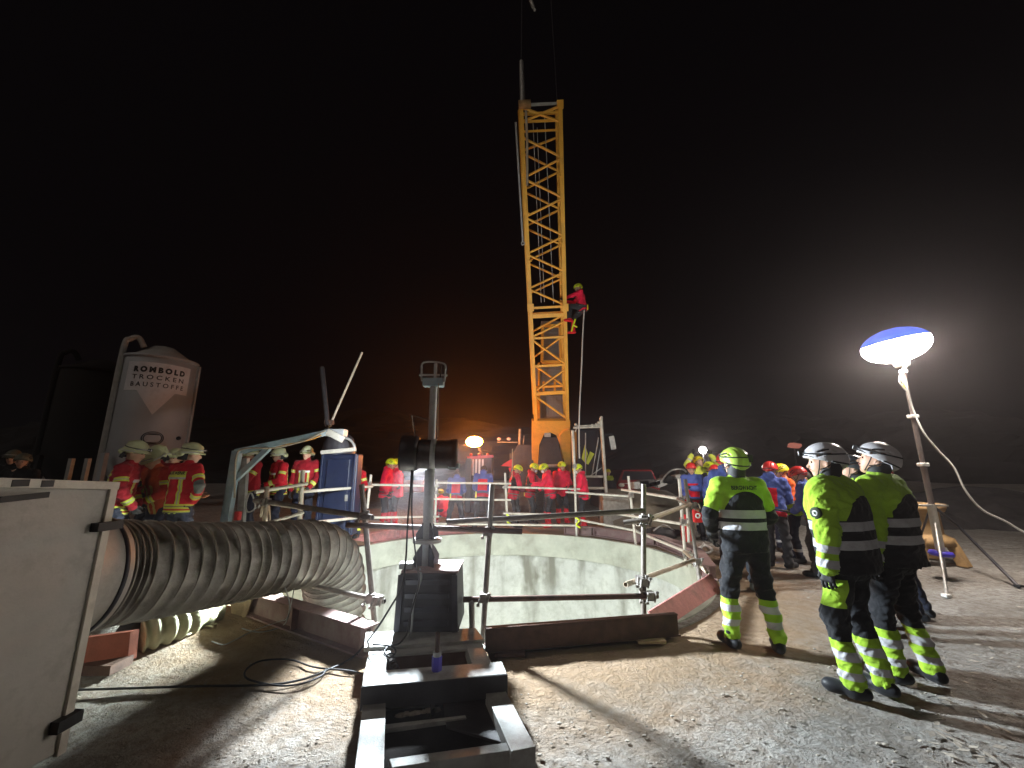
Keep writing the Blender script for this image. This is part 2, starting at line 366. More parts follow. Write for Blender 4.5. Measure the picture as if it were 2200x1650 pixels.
# ------------------------------------------------------------------ beams round the mouth
def hbeam(name, a, b, h, wd, mt, label, group='steel beams laid round the shaft', blocks=(), mt2=None):
    a, b = Vector(a), Vector(b); rt = root(name, (a + b) / 2, label, 'beam', group); d = (b - a).normalized(); x = d.cross(Vector((0, 0, 1)))
    zc = Vector((0, 0, h / 2)); t = .016
    # a sheet-pile / H section lying on its flange edges: web upright, two flanges
    m1 = MB().bar(a + zc, b + zc, t, h - 2 * t); part('web', m1, mt, rt)
    m2 = MB().bar(a + Vector((0, 0, h - t / 2)), b + Vector((0, 0, h - t / 2)), wd, t); part('flange', m2, mt2 or mt, rt)
    m3 = MB().bar(a + Vector((0, 0, t / 2)), b + Vector((0, 0, t / 2)), wd, t); part('flange', m3, mt, rt)
    n = max(1, int((b - a).length / .9))
    for i in range(n + 1):
        p = a.lerp(b, (i + .06) / (n + .12)); m4 = MB().box(p + zc, (.012, wd * .94, h - 2 * t - .004), Matrix(((d.x, x.x, 0), (d.y, x.y, 0), (0, 0, 1))))
        part('stiffener', m4, mt, rt)
    return rt
p0 = gnd(1042, 1409, 0); p1 = gnd(1458, 1372, 0)
# front: a plate beam standing on edge, its dark face towards the camera
rt = root('edge_beam', (p0 + p1) / 2, 'long dark brown steel edge beam along the near rim of the shaft', 'beam', 'steel beams laid round the shaft')
q0, q1 = p0 + Vector((0, 0, .035)), p1 + Vector((0, 0, .035))
part('face_plate', MB().bar(q0 + Vector((0, 0, .085)), q1 + Vector((0, 0, .085)), .02, .17), M['rust'], rt, bevel=.003)
part('flange', MB().bar(q0 + Vector((0, .02, .178)), q1 + Vector((0, .02, .178)), .06, .014), M['rust'], rt)
part('flange', MB().bar(q0 + Vector((0, .09, -.006)), q1 + Vector((0, .09, -.006)), .20, .012), M['rust'], rt)
for t in (.12, .84):
    a = q0.lerp(q1, t) + Vector((0, -.02, -.022)); part('bearing_timber', MB().box(a, (.26, .10, .026)), M['wood' if t > .5 else 'rust'], rt)
hbeam('rim_beam', gnd(520, 1312), gnd(795, 1408), .24, .16, M['mauve'], 'mauve brown steel beam under the drop of the duct at the near left rim')
ra, rb = gnd(1392, 1352), gnd(1528, 1266)
dr = (rb - ra).normalized(); nx = dr.cross(Vector((0, 0, 1))).normalized(); ra += nx * .12; rb += nx * .12
rt = root('rim_beam', (ra + rb) / 2, 'faded red steel channel slanting along the right near rim', 'beam', 'steel beams laid round the shaft')
part('slanted_plate', MB().prism([ra + nx * .02, rb + nx * .02, rb + nx * -.10 + Vector((0, 0, .20)), ra + nx * -.10 + Vector((0, 0, .17))], nx * -.016), M['redpaint'], rt)
part('flange', MB().bar(ra + nx * -.11 + Vector((0, 0, .05)), rb + nx * -.11 + Vector((0, 0, .05)), .016, .10), M['mauve'], rt)
part('end_plate', MB().bar(rb + dr * .02 + nx * .10, rb + dr * .02 + nx * .10 + Vector((0, 0, .24)), .014, .22, up=dr), M['rust'], rt)
part('end_block', MB().box(rb + dr * .10 + nx * .05 + Vector((0, 0, .10)), (.09, .05, .22)), M['rust'], rt)
rim = [gnd(1526, 1246), gnd(1500, 1205), gnd(1418, 1172), gnd(1275, 1150), gnd(1212, 1147)]
labs = ['mauve rim beam by the tilted scaffold post at the far right corner', 'mauve rim beam below the right hand double scaffold posts', 'pale mauve rim beam beyond the two middle far scaffold posts', 'short pale block beam at the feet of the red jackets']
for i in range(4): hbeam('rim_beam', rim[i], rim[i + 1], .20, .20, M['mauve'], labs[i])
la = Vector((PC.x - 3.45, PC.y + 1.0, 0)); lb = Vector((PC.x - 2.5, PC.y + 2.75, 0)); lc = Vector((PC.x - .95, PC.y + 3.55, 0))
hbeam('rim_beam', la, lb, .22, .2, M['redpaint'], 'red painted rim beam behind the bend of the duct')
hbeam('rim_beam', lb, lc, .20, .2, M['redpaint'], 'red painted rim beam between the blue cabinet and the mast')
hbeam('rim_beam', Vector((PC.x - 3.3, PC.y - 1.1, 0)), la, .20, .2, M['mauve'], 'mauve rim beam hidden behind the big duct')
sill = []
for k in range(13):
    q = ra.lerp(rb, k / 12); d = (q - PC); d.z = 0; sill.append((q + nx * -.12, PC + d.normalized() * (PR + .12)))
sm2 = MB()
for k in range(12): sm2.prism([sill[k][0], sill[k + 1][0], sill[k + 1][1], sill[k][1]], (0, 0, -.05))
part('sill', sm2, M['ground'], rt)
# ------------------------------------------------------------------ scaffold guard rails
def coupler(mb, p, d):
    d = Vector(d).normalized(); x = d.cross(Vector((0, -1, .2))).normalized()
    mb.box(p, (.085, .075, .075), d.to_track_quat('Z', 'Y').to_matrix())
    mb.tube([p + Vector((.03, -.03, -.05)), p + Vector((.05, -.06, .04))], .009, 6); mb.box(p + Vector((.05, -.06, .045)), (.03, .03, .022))
    mb.tube([p + Vector((-.03, -.03, .03)), p + Vector((-.05, -.055, -.05))], .009, 6); mb.box(p + Vector((-.052, -.055, -.05)), (.028, .03, .022))
def rail(name, a, b, r, m, label, parts=(), group=None, cat='scaffold tube'):
    rt = root(name, a, label, cat, group)
    part('tube', MB().tube([a, b], r, 12, hollow=True), m, rt)
    for p in parts:
        cm = MB(); coupler(cm, p, b - a); part('coupler', cm, M['coupler'], rt)
    return rt
GN, GF = 'near scaffold posts and rails', 'far scaffold posts and rails'
RT = .027
def P(*a): return at(*a)
yA, yB, yC = 4.35, 4.2, 4.5
D = (2.85, 6.35)
posts_near = [
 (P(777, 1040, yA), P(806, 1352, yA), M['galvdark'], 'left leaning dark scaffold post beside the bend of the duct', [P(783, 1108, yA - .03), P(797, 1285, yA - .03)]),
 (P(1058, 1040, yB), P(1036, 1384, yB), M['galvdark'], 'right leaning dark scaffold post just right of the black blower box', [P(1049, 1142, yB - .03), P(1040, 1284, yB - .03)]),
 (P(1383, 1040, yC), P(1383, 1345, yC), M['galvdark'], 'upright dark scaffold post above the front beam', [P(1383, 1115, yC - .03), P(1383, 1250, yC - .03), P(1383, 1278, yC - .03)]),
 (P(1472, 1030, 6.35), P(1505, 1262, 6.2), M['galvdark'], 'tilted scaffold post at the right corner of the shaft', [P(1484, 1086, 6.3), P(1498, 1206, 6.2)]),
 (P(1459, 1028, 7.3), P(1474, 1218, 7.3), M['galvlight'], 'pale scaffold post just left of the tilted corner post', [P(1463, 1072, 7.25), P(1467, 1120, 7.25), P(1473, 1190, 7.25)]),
 (P(1477, 1092, 7.6), P(1480, 1165, 7.6), M['galvlight'], 'short pale scaffold post between the double posts', []),
 (P(574, 1045, 5.1), P(566, 1160, 5.1), M['tan'], 'tan scaffold post rising behind the duct at left', [P(570, 1080, 5.05)]),
 (P(1013, 1288, 4.15), P(1014, 1352, 4.15), M['frame'], 'short square stub post below the lower front rail', []),
]
for a, b, m, l, cps in posts_near: rail('scaffold_post', a, b, RT, m, l, cps, GN, 'scaffold post')
rails_near = [
 (P(548, 1075, 5.0), P(800, 1112, 4.25), M['galvdark'], 'shiny dark rail sloping from the tan post to the left leaning post', [P(571, 1078, 4.9)], RT * 1.1),
 (P(745, 1128, 4.25), P(1122, 1142, 4.1), M['rust'], 'dark brown rail crossing in front of the grey mast', [], RT),
 (P(960, 1122, 4.16), P(1384, 1097, 4.4), M['galvdark'], 'dark rail rising from the leaning post to the upright post', [], RT),
 (P(1370, 1125, 4.55), P(1482, 1083, 6.1), M['tan'], 'pale tan rail from the upright post back to the corner post', [P(1388, 1118, 4.5)], RT),
 (P(638, 1252, 4.95), P(826, 1292, 4.27), M['galvdark'], 'lower rail passing in front of the end of the duct', [P(812, 1289, 4.25)], RT * .9),
 (P(995, 1288, 4.14), P(1413, 1280, 4.42), M['rust'], 'long lower dark brown rail above the front beam', [P(1397, 1280, 4.38)], RT),
 (P(1344, 1256, 4.42), P(1492, 1203, 6.15), M['tan'], 'lower tan rail with an open end slanting to the corner post', [P(1376, 1245, 4.5)], RT),
 (P(1340, 1123, 4.5), P(1392, 1116, 4.42), M['galvdark'], 'short stub tube clamped behind the upright post', [], RT),
 (P(1456, 1072, 7.2), P(1506, 1098, 6.0), M['galvdark'], 'short tube clamped across the top of the double posts', [P(1486, 1088, 6.4)], RT),
 (P(1470, 1185, 7.1), P(1520, 1230, 5.95), M['tan'], 'short tube with an open end at the foot of the corner post', [P(1494, 1206, 6.4)], RT),
]
for a, b, m, l, cps, r in rails_near: rail('scaffold_rail', a, b, r, m, l, cps, GN)
far_posts = [
 (P(651, 1010, 6.9), P(643, 1128, 6.9), 'thick pale post in front of the middle fireman', 6.9, .036),
 (P(797, 1020, 9.0), P(789, 1092, 9.0), 'pale post right of the fireman with crossed arms', 9.0, .03),
 (P(938, 1030, 10.6), P(934, 1132, 10.6), 'pale post just right of the grey mast', 10.6, .03),
 (P(1085, 1016, 10.75), P(1090, 1122, 10.75), 'pale post left of the masked red jackets', 10.75, .03),
 (P(1232, 945, 10.6), P(1239, 1155, 10.4), 'tall pale post in front of the rightmost red jacket', 10.5, .03),
 (P(1350, 1023, 9.4), P(1366, 1172, 9.3), 'pale post before the heap of dark gear', 9.3, .03),
]
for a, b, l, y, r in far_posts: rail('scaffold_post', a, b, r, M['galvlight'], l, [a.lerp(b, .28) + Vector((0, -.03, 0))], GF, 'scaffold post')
far_rails = [
 (P(548, 1057, 6.2), P(660, 1039, 6.9), 'pale top rail in front of the two left firemen'), (P(642, 1057, 6.9), P(800, 1045, 9.0), 'pale top rail crossing the blue cabinet'),
 (P(785, 1041, 9.0), P(942, 1044, 10.6), 'pale top rail before the pair in red jackets'), (P(925, 1037, 10.6), P(1098, 1039, 10.7), 'pale top rail behind the backs of the blue jackets'),
 (P(1080, 1046, 10.75), P(1246, 1051, 10.55), 'pale top rail before the masked red jackets'), (P(1216, 1057, 10.5), P(1362, 1067, 9.35), 'pale top rail right of the rightmost red jacket'),
 (P(1336, 1052, 9.4), P(1463, 1072, 7.3), 'pale top rail running to the double posts'), (P(928, 1072, 10.55), P(1098, 1074, 10.7), 'pale middle rail before the blue jackets'),
 (P(1082, 1103, 10.7), P(1246, 1107, 10.5), 'pale middle rail low before the masked red jackets'), (P(525, 1139, 6.2), P(652, 1101, 6.9), 'pale brace sloping up behind the duct'),
 (P(662, 1124, 6.9), P(797, 1109, 9.0), 'pale low rail before the blue cabinet'), (P(790, 1112, 9.0), P(942, 1110, 10.6), 'pale low rail before the red gaiters'),
 (P(925, 1125, 10.5), P(1240, 1129, 10.45), 'long pale low rail along the far rim'), (P(1240, 1116, 10.4), P(1370, 1141, 9.3), 'pale low rail sloping right of the rightmost red jacket'),
 (P(1290, 1098, 9.8), P(1480, 1128, 7.3), 'pale middle rail sloping to the double posts'), (P(1368, 1142, 9.2), P(1490, 1192, 7.2), 'pale low rail falling to the foot of the double posts'),
]
for a, b, l in far_rails: rail('scaffold_rail', a, b, .026, M['galvlight'], l, [], GF)

# ------------------------------------------------------------------ the white fan box and the duct
bx = root('fan_box', (-3.2, 1.7, 0), 'big dusty white steel box at the left edge with black patches', 'fan box')
x1, y0, y1, zt = -2.52, .5, 2.63, 1.51
part('casing', MB().prism([(-4.1, y0, zt + .14), (x1, y0, zt + .14), (x1, y1, zt), (-4.1, y1, zt)], (0, 0, -zt + .06)), M['box'], bx, bevel=.01)
lip = MB(); lip.bar((x1 + .004, y1 - .02, .05), (x1 + .004, y1 - .02, zt + .004), .028, .045, up=(0, 1, 0)); lip.bar((x1 + .012, y0, zt + .125), (x1 + .012, y1, zt - .012), .03, .045)
part('corner_lip', lip, M['boxlip'], bx)
pt = root
def face(y, z, dy, dz, sh=0):     # plate stuck on the right hand face
    return MB().prism([(x1 + .030, y, z), (x1 + .030, y + dy, z + sh), (x1 + .030, y + dy, z + dz + sh), (x1 + .030, y, z + dz)], (-.012, 0, 0))
part('latch', face(2.06, 1.515, .075, .035), M['black'], bx); part('latch', face(2.19, 1.508, .06, .035), M['black'], bx)
part('vent_slot', face(2.03, 1.44, .21, .03, .012), M['black'], bx)
part('clip', MB().box((x1 + .03, y1 - .03, 1.26), (.05, .16, .05)), M['black'], bx); part('clip', MB().box((x1 + .03, y1 - .04, .22), (.05, .13, .06)), M['black'], bx)
part('skid', MB().box((-3.3, 1.5, .03), (1.5, 2.0, .05)), M['darksteel'], bx)
# duct path
path = [Vector(p) for p in ((-2.95, 2.66, .93), (-2.86, 3.1, .88), (-2.75, 3.55, .81), (-2.60, 4.05, .75), (-2.42, 4.5, .71), (-2.28, 4.85, .67), (-2.2, 5.15, .52), (-2.18, 5.35, .2), (-2.18, 5.42, -.15), (-2.18, 5.42, -.6))]
dr_ = root('ventilation_duct', (-2.4, 4, 0), 'thick ribbed grey fabric duct bending down into the shaft', 'duct')
cone = MB(); d0 = (path[1] - path[0]).normalized()
cone.lathe([(.43, 0), (.43, .03), (.42, .04), (.375, .22), (.375, .30), (.36, .31)], path[0], d0, 48); part('collar_cone', cone, M['box'], dr_)
cone = MB().lathe([(.377, .24), (.384, .245), (.384, .265), (.377, .27)], path[0], d0, 48); part('strap', cone, M['darksteel'], dr_)
cen = spline(path, 24)
# arc length resample
ds = [0]
for i in range(1, len(cen)): ds.append(ds[-1] + (cen[i] - cen[i - 1]).length)
def along(s):
    s = max(0, min(ds[-1] - 1e-4, s))
    for i in range(1, len(ds)):
        if ds[i] >= s:
            t = (s - ds[i - 1]) / (ds[i] - ds[i - 1]); return cen[i - 1].lerp(cen[i], t), (cen[i] - cen[i - 1]).normalized()
body = MB(); SEGD = 72; s0 = .29; s1 = ds[-1]; wires = []
s = s0; k = 0; stations = []
while s < s1:
    pitch = .045 if k < 4 else random.uniform(.105, .125)
    wires.append(s); stations.append((s, pitch, k)); s += pitch; k += 1
rings = []
for s, pitch, k in stations:
    for j in range(8):
        t = j / 8; rings.append((s + pitch * t, t, k))
nx = None; vs = []; frames = {}
for s, t, k in rings:
    p, tg = along(s)
    tg = (along(s + .06)[0] - along(s - .06)[0]).normalized()
    if nx is None: nx = tg.cross(Vector((0, 0, 1))).normalized()
    nx = (nx - tg * nx.dot(tg)).normalized(); ny = tg.cross(nx)
    for a_ in range(SEGD):
        a = 2 * math.pi * a_ / SEGD
        dip = .030 + .012 * noise2(a * 2.2 + k * 3.1, k * 1.7); dip *= 1 + .5 * noise2(a * 5 + k, k * 2.2)
        pro = math.sin(math.pi * t) ** .7
        rr = .352 - dip * pro + .012 * math.sin(2 * a) * (s < 1.2) + .004 * noise2(a * 11, s * 30) * pro
        if k >= 0 and t > 0: rr += .010 * pro * math.sin(a * 3 + k * 2.4)
        vs.append(p + (nx * math.cos(a) + ny * math.sin(a)) * rr)
    if t == 0: frames[k] = (p, nx.copy(), ny.copy())
n = len(rings); fs = [(i * SEGD + a, i * SEGD + (a + 1) % SEGD, (i + 1) * SEGD + (a + 1) % SEGD, (i + 1) * SEGD + a) for i in range(n - 1) for a in range(SEGD)]
body._add(vs, fs, True); part('sleeve', body, M['duct'], dr_)
for k, (p, ax, ay) in frames.items():
    if k % 1 == 0:
        part('rib', MB().tube([p + (ax * math.cos(2 * math.pi * q / 40) + ay * math.sin(2 * math.pi * q / 40)) * .354 for q in range(40)], .0065, 6, closed=True), M['ductedge'], dr_)

# ------------------------------------------------------------------ blower mast on its steel frame
FZ = .20
fr = root('machine_base', gnd(930, 1480), 'low welded grey steel frame in the foreground carrying the black box', 'machine base')
def slab(name, corners, z, th, m, lb=None):
    return part(name, MB().prism([gnd(x, y, z) for x, y in corners], (0, 0, -th)), m, fr, lb, bevel=.003)
slab('base_plate', [(786, 1358), (1022, 1349), (1041, 1374), (782, 1391)], .215, .035, M['frame'])
slab('cross_member', [(796, 1397), (1002, 1383), (1010, 1393), (846, 1406)], .19, .02, M['frame'])
slab('side_member', [(793, 1398), (831, 1400), (829, 1441), (784, 1442)], .192, .10, M['frame'])
slab('side_member', [(1000, 1382), (1034, 1378), (1056, 1424), (1014, 1427)], .192, .10, M['frame'])
slab('cross_beam', [(782, 1443), (1078, 1421), (1089, 1447), (778, 1475)], .225, .14, M['frame'])
slab('cross_beam_shade', [(776, 1475.6), (1090, 1447.6), (1091, 1449), (776, 1477)], .222, .136, M['framedark'])  # dark plate added for the shade on the beam's front face
slab('side_member', [(781, 1503), (829, 1505), (825, 1652), (762, 1652)], .12, .10, M['frame'])
slab('side_member', [(1043, 1487), (1084, 1480), (1151, 1604), (1098, 1614)], .12, .10, M['frame'])
slab('cross_member', [(836, 1630), (1094, 1594), (1100, 1611), (842, 1649)], .105, .10, M['frame'])
slab('inner_bar', [(826, 1556), (1000, 1536), (1002, 1541), (826, 1566)], .06, .03, M['frame'])
slab('inner_bar', [(830, 1511), (925, 1503), (925, 1508), (830, 1517)], .07, .03, M['frame'])
slab('void_sheet', [(800, 1400), (1030, 1395), (1120, 1640), (780, 1652)], .035, .01, M['void'])  # dark sheet added to stand for the shaded void inside the frame
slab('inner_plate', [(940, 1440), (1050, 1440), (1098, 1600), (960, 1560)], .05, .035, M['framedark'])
slab('link_bar', [(924, 1486), (934, 1485), (934, 1520), (926, 1525)], .08, .06, M['framedark'])
rk = MB(); 
for i in range(7): rk.ico(gnd(858 + i * 13, 1540 - i * 2.0, .03), .028, 1.3, 1, .7, .3, 7, i)
single('rubble', rk, M['chalk'], 'small heap of pale rubble lying inside the steel frame', 'rubble', kind='stuff')
bolt = root('threaded_rod', gnd(938, 1447, .225), 'upright threaded rod with a blue coupling nut on the cross beam', 'bolt')
bb = gnd(938, 1440, .226); 
part('rod', MB().lathe([(.017 if i % 2 else .0145, .01 + i * .0045) for i in range(52)], bb, seg=12), M['rust'], bolt)
part('coupling_nut', MB().lathe([(.0, 0), (.036, 0), (.036, .09), (.0, .09)], bb, seg=6, smooth=False), M['bluepl'], bolt)
part('washer', MB().lathe([(.0, 0), (.03, 0), (.03, .115), (0, .115)], bb, seg=14, smooth=False), M['grey'], bolt)
YB = 3.86
bl = root('blower_box', at(915, 1360, YB), 'black louvred blower box standing on the frame under the mast', 'blower')
c0, c1 = at(845, 1362, YB), at(985, 1360, YB); zt_ = at(915, 1232, YB).z; zb = .216
w_ = c1.x - c0.x; cx_ = (c0.x + c1.x) / 2
part('housing', MB().prism([(cx_ - w_ / 2 + .03, YB, zt_), (cx_ + w_ / 2 - .03, YB, zt_), (cx_ + w_ / 2, YB, zb), (cx_ - w_ / 2, YB, zb)], (0, .46, 0)), M['black'], bl, bevel=.012)
fm = MB(); 
for sx in (-1, 1): part('door_stile', MB().bar((cx_ + sx * (w_ / 2 - .045), YB - .012, zt_ - .01), (cx_ + sx * (w_ / 2 - .03), YB - .012, zb + .01), .05, .02, up=(0, 1, 0)), M['darksteel'], bl)
pass
for i in range(4):
    z = zb + .05 + i * (zt_ - zb - .1) / 3.4; part('louvre', MB().prism([(cx_ - w_ / 2 + .09, YB - .012, z), (cx_ + w_ / 2 - .09, YB - .012, z), (cx_ + w_ / 2 - .09, YB - .035, z + .045), (cx_ - w_ / 2 + .09, YB - .035, z + .045)], (0, .012, .01)), M['darksteel'], bl)
part('top_plate', MB().box((cx_ + .01, YB + .22, zt_ + .012), (w_ * .9, .44, .02)), M['mauve'], bl)
sk_ = MB(); sk_.box((at(872, 1215, YB + .05).x, YB + .08, zt_ + .05), (.12, .08, .05)); part('socket', sk_, M['grey'], bl)
ms = root('mast', at(916, 1225, YB + .2), 'grey telescopic mast with gusseted foot rising from the black box', 'mast')
YM = YB + .22; mb0 = at(915, 1222, YM); mtp = at(926, 822, YM); mb0.z = zt_ + .022
ax = Vector((mb0.x, YM, 0)); 
def mz(py): return at(918, py, YM).z
part('outer_tube', MB().tube([(ax.x, YM, mb0.z), (ax.x, YM, mz(1010))], .050, 20), M['grey'], ms)
part('inner_tube', MB().tube([(ax.x + .004, YM, mz(1012)), (ax.x + .004, YM, mz(822))], .038, 20), M['grey'], ms)
for k in range(4):
    a = R(45 + 90 * k); d = Vector((math.cos(a), math.sin(a), 0)); p = Vector((ax.x, YM, mb0.z))
    part('gusset', MB().prism([p + d * .045, p + d * .13, p + d * .14 + Vector((0, 0, .08)), p + d * .09 + Vector((0, 0, .15)), p + d * .045 + Vector((0, 0, .20))], d.cross(Vector((0, 0, 1))) * .012), M['darksteel'], ms)
    q = p + Vector((0, 0, .24)); part('gusset', MB().prism([q + d * .045, q + d * .12, q + d * .12 + Vector((0, 0, .05)), q + d * .045 + Vector((0, 0, .15))], d.cross(Vector((0, 0, 1))) * .012), M['darksteel'], ms)
part('flange', MB().lathe([(0, .205), (.135, .205), (.135, .235), (0, .235)], (ax.x, YM, mb0.z), seg=24, smooth=False), M['frame'], ms)
zt2 = mz(822); hw = .115
hd = MB(); 
part('head_plate', MB().box((ax.x, YM, zt2 + .0), (.215, .10, .09)), M['bluesteel'], ms, bevel=.012)
fpts = [(-hw, .0), (-hw - .01, .10), (-hw + .01, .20), (hw - .01, .185), (hw + .005, .08), (hw, -.01)]
part('head_yoke', MB().tube(spline([(ax.x + x, YM - .03, zt2 + .01 + z) for x, z in fpts], 4), .010, 8), M['grey'], ms)
part('head_bar', MB().tube([(ax.x - hw - .03, YM - .03, zt2 + .075), (ax.x + hw + .03, YM - .03, zt2 + .07)], .012, 8), M['grey'], ms)
part('head_bar', MB().box((ax.x + .02, YM - .03, zt2 + .12), (.03, .03, .15)), M['grey'], ms)
part('head_bar', MB().box((ax.x + .075, YM - .03, zt2 + .10), (.012, .03, .15)), M['darksteel'], ms)
part('brace_wire', MB().tube([(ax.x + .06, YM - .05, zt2 - .02), (ax.x + .075, YM - .06, mz(940))], .006, 6), M['tan'], ms)
# drum fan clamped across the mast
df = root('drum_fan', at(920, 973, YM - .2), 'dark cylindrical drum unit lying across the mast', 'drum fan')
dz = at(920, 973, YM - .18).z; dyy = YM - .20; xl = at(862, 973, dyy).x; xr = at(980, 973, dyy).x; dax = Vector((1, .10, -.03)).normalized(); ln = xr - xl
part('rim_drum', MB().lathe([(0, 0), (.165, 0), (.17, .02), (.17, .13), (.155, .16), (0, .16)], (xl, dyy, dz), dax, 40), M['darksteel'], df)
part('barrel', MB().lathe([(.125, .15), (.135, .17), (.135, ln - .08), (.15, ln - .05), (.15, ln), (.12, ln + .01), (0, ln + .01)], (xl, dyy, dz), dax, 40), M['darksteel'], df)
part('clamp_band', MB().lathe([(.137, .28), (.143, .28), (.143, .33), (.137, .33)], (xl, dyy, dz), dax, 40), M['grey'], df)
part('saddle', MB().box((ax.x + .02, YM - .09, dz - .13), (.26, .18, .03)), M['darksteel'], df, bevel=.005)
part('rear_bracket', MB().box((xr - .02, dyy + .02, dz - .12), (.10, .12, .05)), M['bluesteel'], df, bevel=.01)

def cable(name, pts, r, m, label, n=10, cat='cable', group=None):
    mb = MB().tube(spline(pts, n), r, 8); o = single(name, mb, m, label, cat, group); return o
G = gnd
cable('cable', [at(884, 1010, 3.7), at(882, 1050, 3.65), at(876, 1120, 3.62), at(872, 1200, 3.6), at(862, 1262, 3.62), at(838, 1306, 3.62), at(803, 1360, 3.6), G(760, 1410, .012), G(712, 1436, .012), G(640, 1462, .012), G(560, 1472, .012), G(430, 1474, .012), G(300, 1478, .012), G(170, 1482, .012)], .008, M['black'], 'long black cable running from the drum unit across the ground to the white box')
cable('cable', [at(887, 1010, 3.7), at(885, 1110, 3.66), at(896, 1215, 3.66), at(900, 1250, 3.72), at(882, 1320, 3.70), at(874, 1360, 3.62), at(858, 1382, 3.55), at(836, 1388, 3.6), at(826, 1400, 3.5), at(838, 1412, 3.45), at(850, 1400, 3.5), at(838, 1388, 3.55), at(800, 1384, 3.55)], .007, M['black'], 'thin black cable hanging down the front of the black box')
cable('cable', [G(700, 1437, .014), G(690, 1452, .014), G(650, 1468, .014), G(600, 1473, .014), G(535, 1460, .014), G(528, 1440, .014), G(560, 1420, .014), G(620, 1417, .014), G(670, 1432, .014), G(705, 1437, .014), G(740, 1440, .012), G(778, 1446, .012)], .007, M['black'], 'black cable lying in a flat loop on the shaded ground')
cable('cable', [at(902, 1222, 3.9), at(905, 1240, 3.83), at(899, 1262, 3.80), at(888, 1300, 3.8), at(884, 1352, 3.76), at(878, 1366, 3.7)], .009, M['grey'], 'short grey lead plugged in at the top of the black box')
hk = MB()
for i in range(4):
    c = at(838 + i * 4, 1412 + i * 8, 3.45); hk.tube([c + Vector((.03 * math.cos(q * .9), .01 * math.sin(q * 2 + i), .03 * math.sin(q * .9))) for q in range(7)], .005, 6, closed=True)
single('shackle_chain', hk, M['darksteel'], 'tangle of steel rings and chain hung at the frame', 'chain')

# things lying left of the shaft under the duct
lp = root('lay_flat_duct', G(370, 1360), 'slack yellowish fabric duct lying on the ground under the ribbed duct', 'duct')
pth = spline([G(300, 1368, .14), G(350, 1352, .15), G(400, 1335, .14), G(455, 1312, .12)], 10)
m_ = MB(); m_.tube(pth, [.13 + .02 * math.sin(i * 1.3) for i in range(len(pth))], 20); part('sleeve', m_, M['tarp'], lp)
part('cuff', MB().tube([pth[0] + Vector((-.02, -.01, 0)), pth[0] + Vector((-.12, -.02, .01))], .145, 20), M['black'], lp)
ob = root('foot_plate', G(240, 1390), 'orange brown steel bracket behind the lower edge of the white box', 'bracket')
part('plate', MB().prism([(-3.52, 3.6, .26), (-3.22, 3.75, .26), (-3.20, 3.75, .04), (-3.52, 3.6, .03)], (.02, .06, 0)), M['orangebrown'], ob)
part('foot', MB().box((-3.38, 3.68, .04), (.4, .2, .07)), M['rust'], ob)
blk = root('timber_trestle', G(508, 1322), 'pale tapered timber chock at the end of the left rim beam', 'chock')
cc = G(508, 1325); part('post', MB().prism([cc + Vector((-.12, 0, .26)), cc + Vector((.10, 0, .26)), cc + Vector((.06, 0, 0)), cc + Vector((-.06, 0, 0))], (0, .12, 0)), M['wood'], blk, bevel=.01)
part('brace', MB().prism([cc + Vector((.10, -.02, .24)), cc + Vector((.17, -.02, .22)), cc + Vector((.11, -.02, 0)), cc + Vector((.07, -.02, 0))], (0, .03, 0)), M['wood'], blk)
sp_ = MB(); rnd = random.Random(11)
for i in range(7):
    a = [G(285 + i * 4, 1392 - i * 5, .02 + .012 * i)]
    for j in range(1, 6): a.append(G(285 + j * 36 + rnd.uniform(-8, 8), 1392 - j * 10 + rnd.uniform(-7, 7) - i * 2, .03 + rnd.uniform(0, .03)))
    o = MB().tube(spline(a, 5), .009, 6); single('rope', o, M['rope'], 'dusty rope lying ' + ['nearest the camera', 'second from the camera', 'third from the camera', 'in the middle', 'third from the back', 'second from the back', 'at the back, topmost'][i] + ' in the bundle under the duct', 'rope', 'ropes bundled under the duct')
cable('wire', [G(455, 1378, .01), G(480, 1385, .01), G(505, 1375, .01), G(545, 1355, .02), G(600, 1335, .05), at(618, 1325, 4.4), at(632, 1265, 4.3)], .005, M['grey'], 'thin wire curling on the lit ground below the ribbed duct')
cable('strap', [at(612, 1262, 4.2), at(622, 1300, 4.25), G(610, 1342, .02), G(560, 1358, .01), G(520, 1350, .01)], .006, M['grey'], 'thin strap hanging from the ribbed duct to the ground')
pl_ = single('stake', MB().box(G(470, 1325) + Vector((0, 0, .18)), (.09, .02, .36)), M['grey'], 'flat grey stake standing in the light under the duct', 'stake')
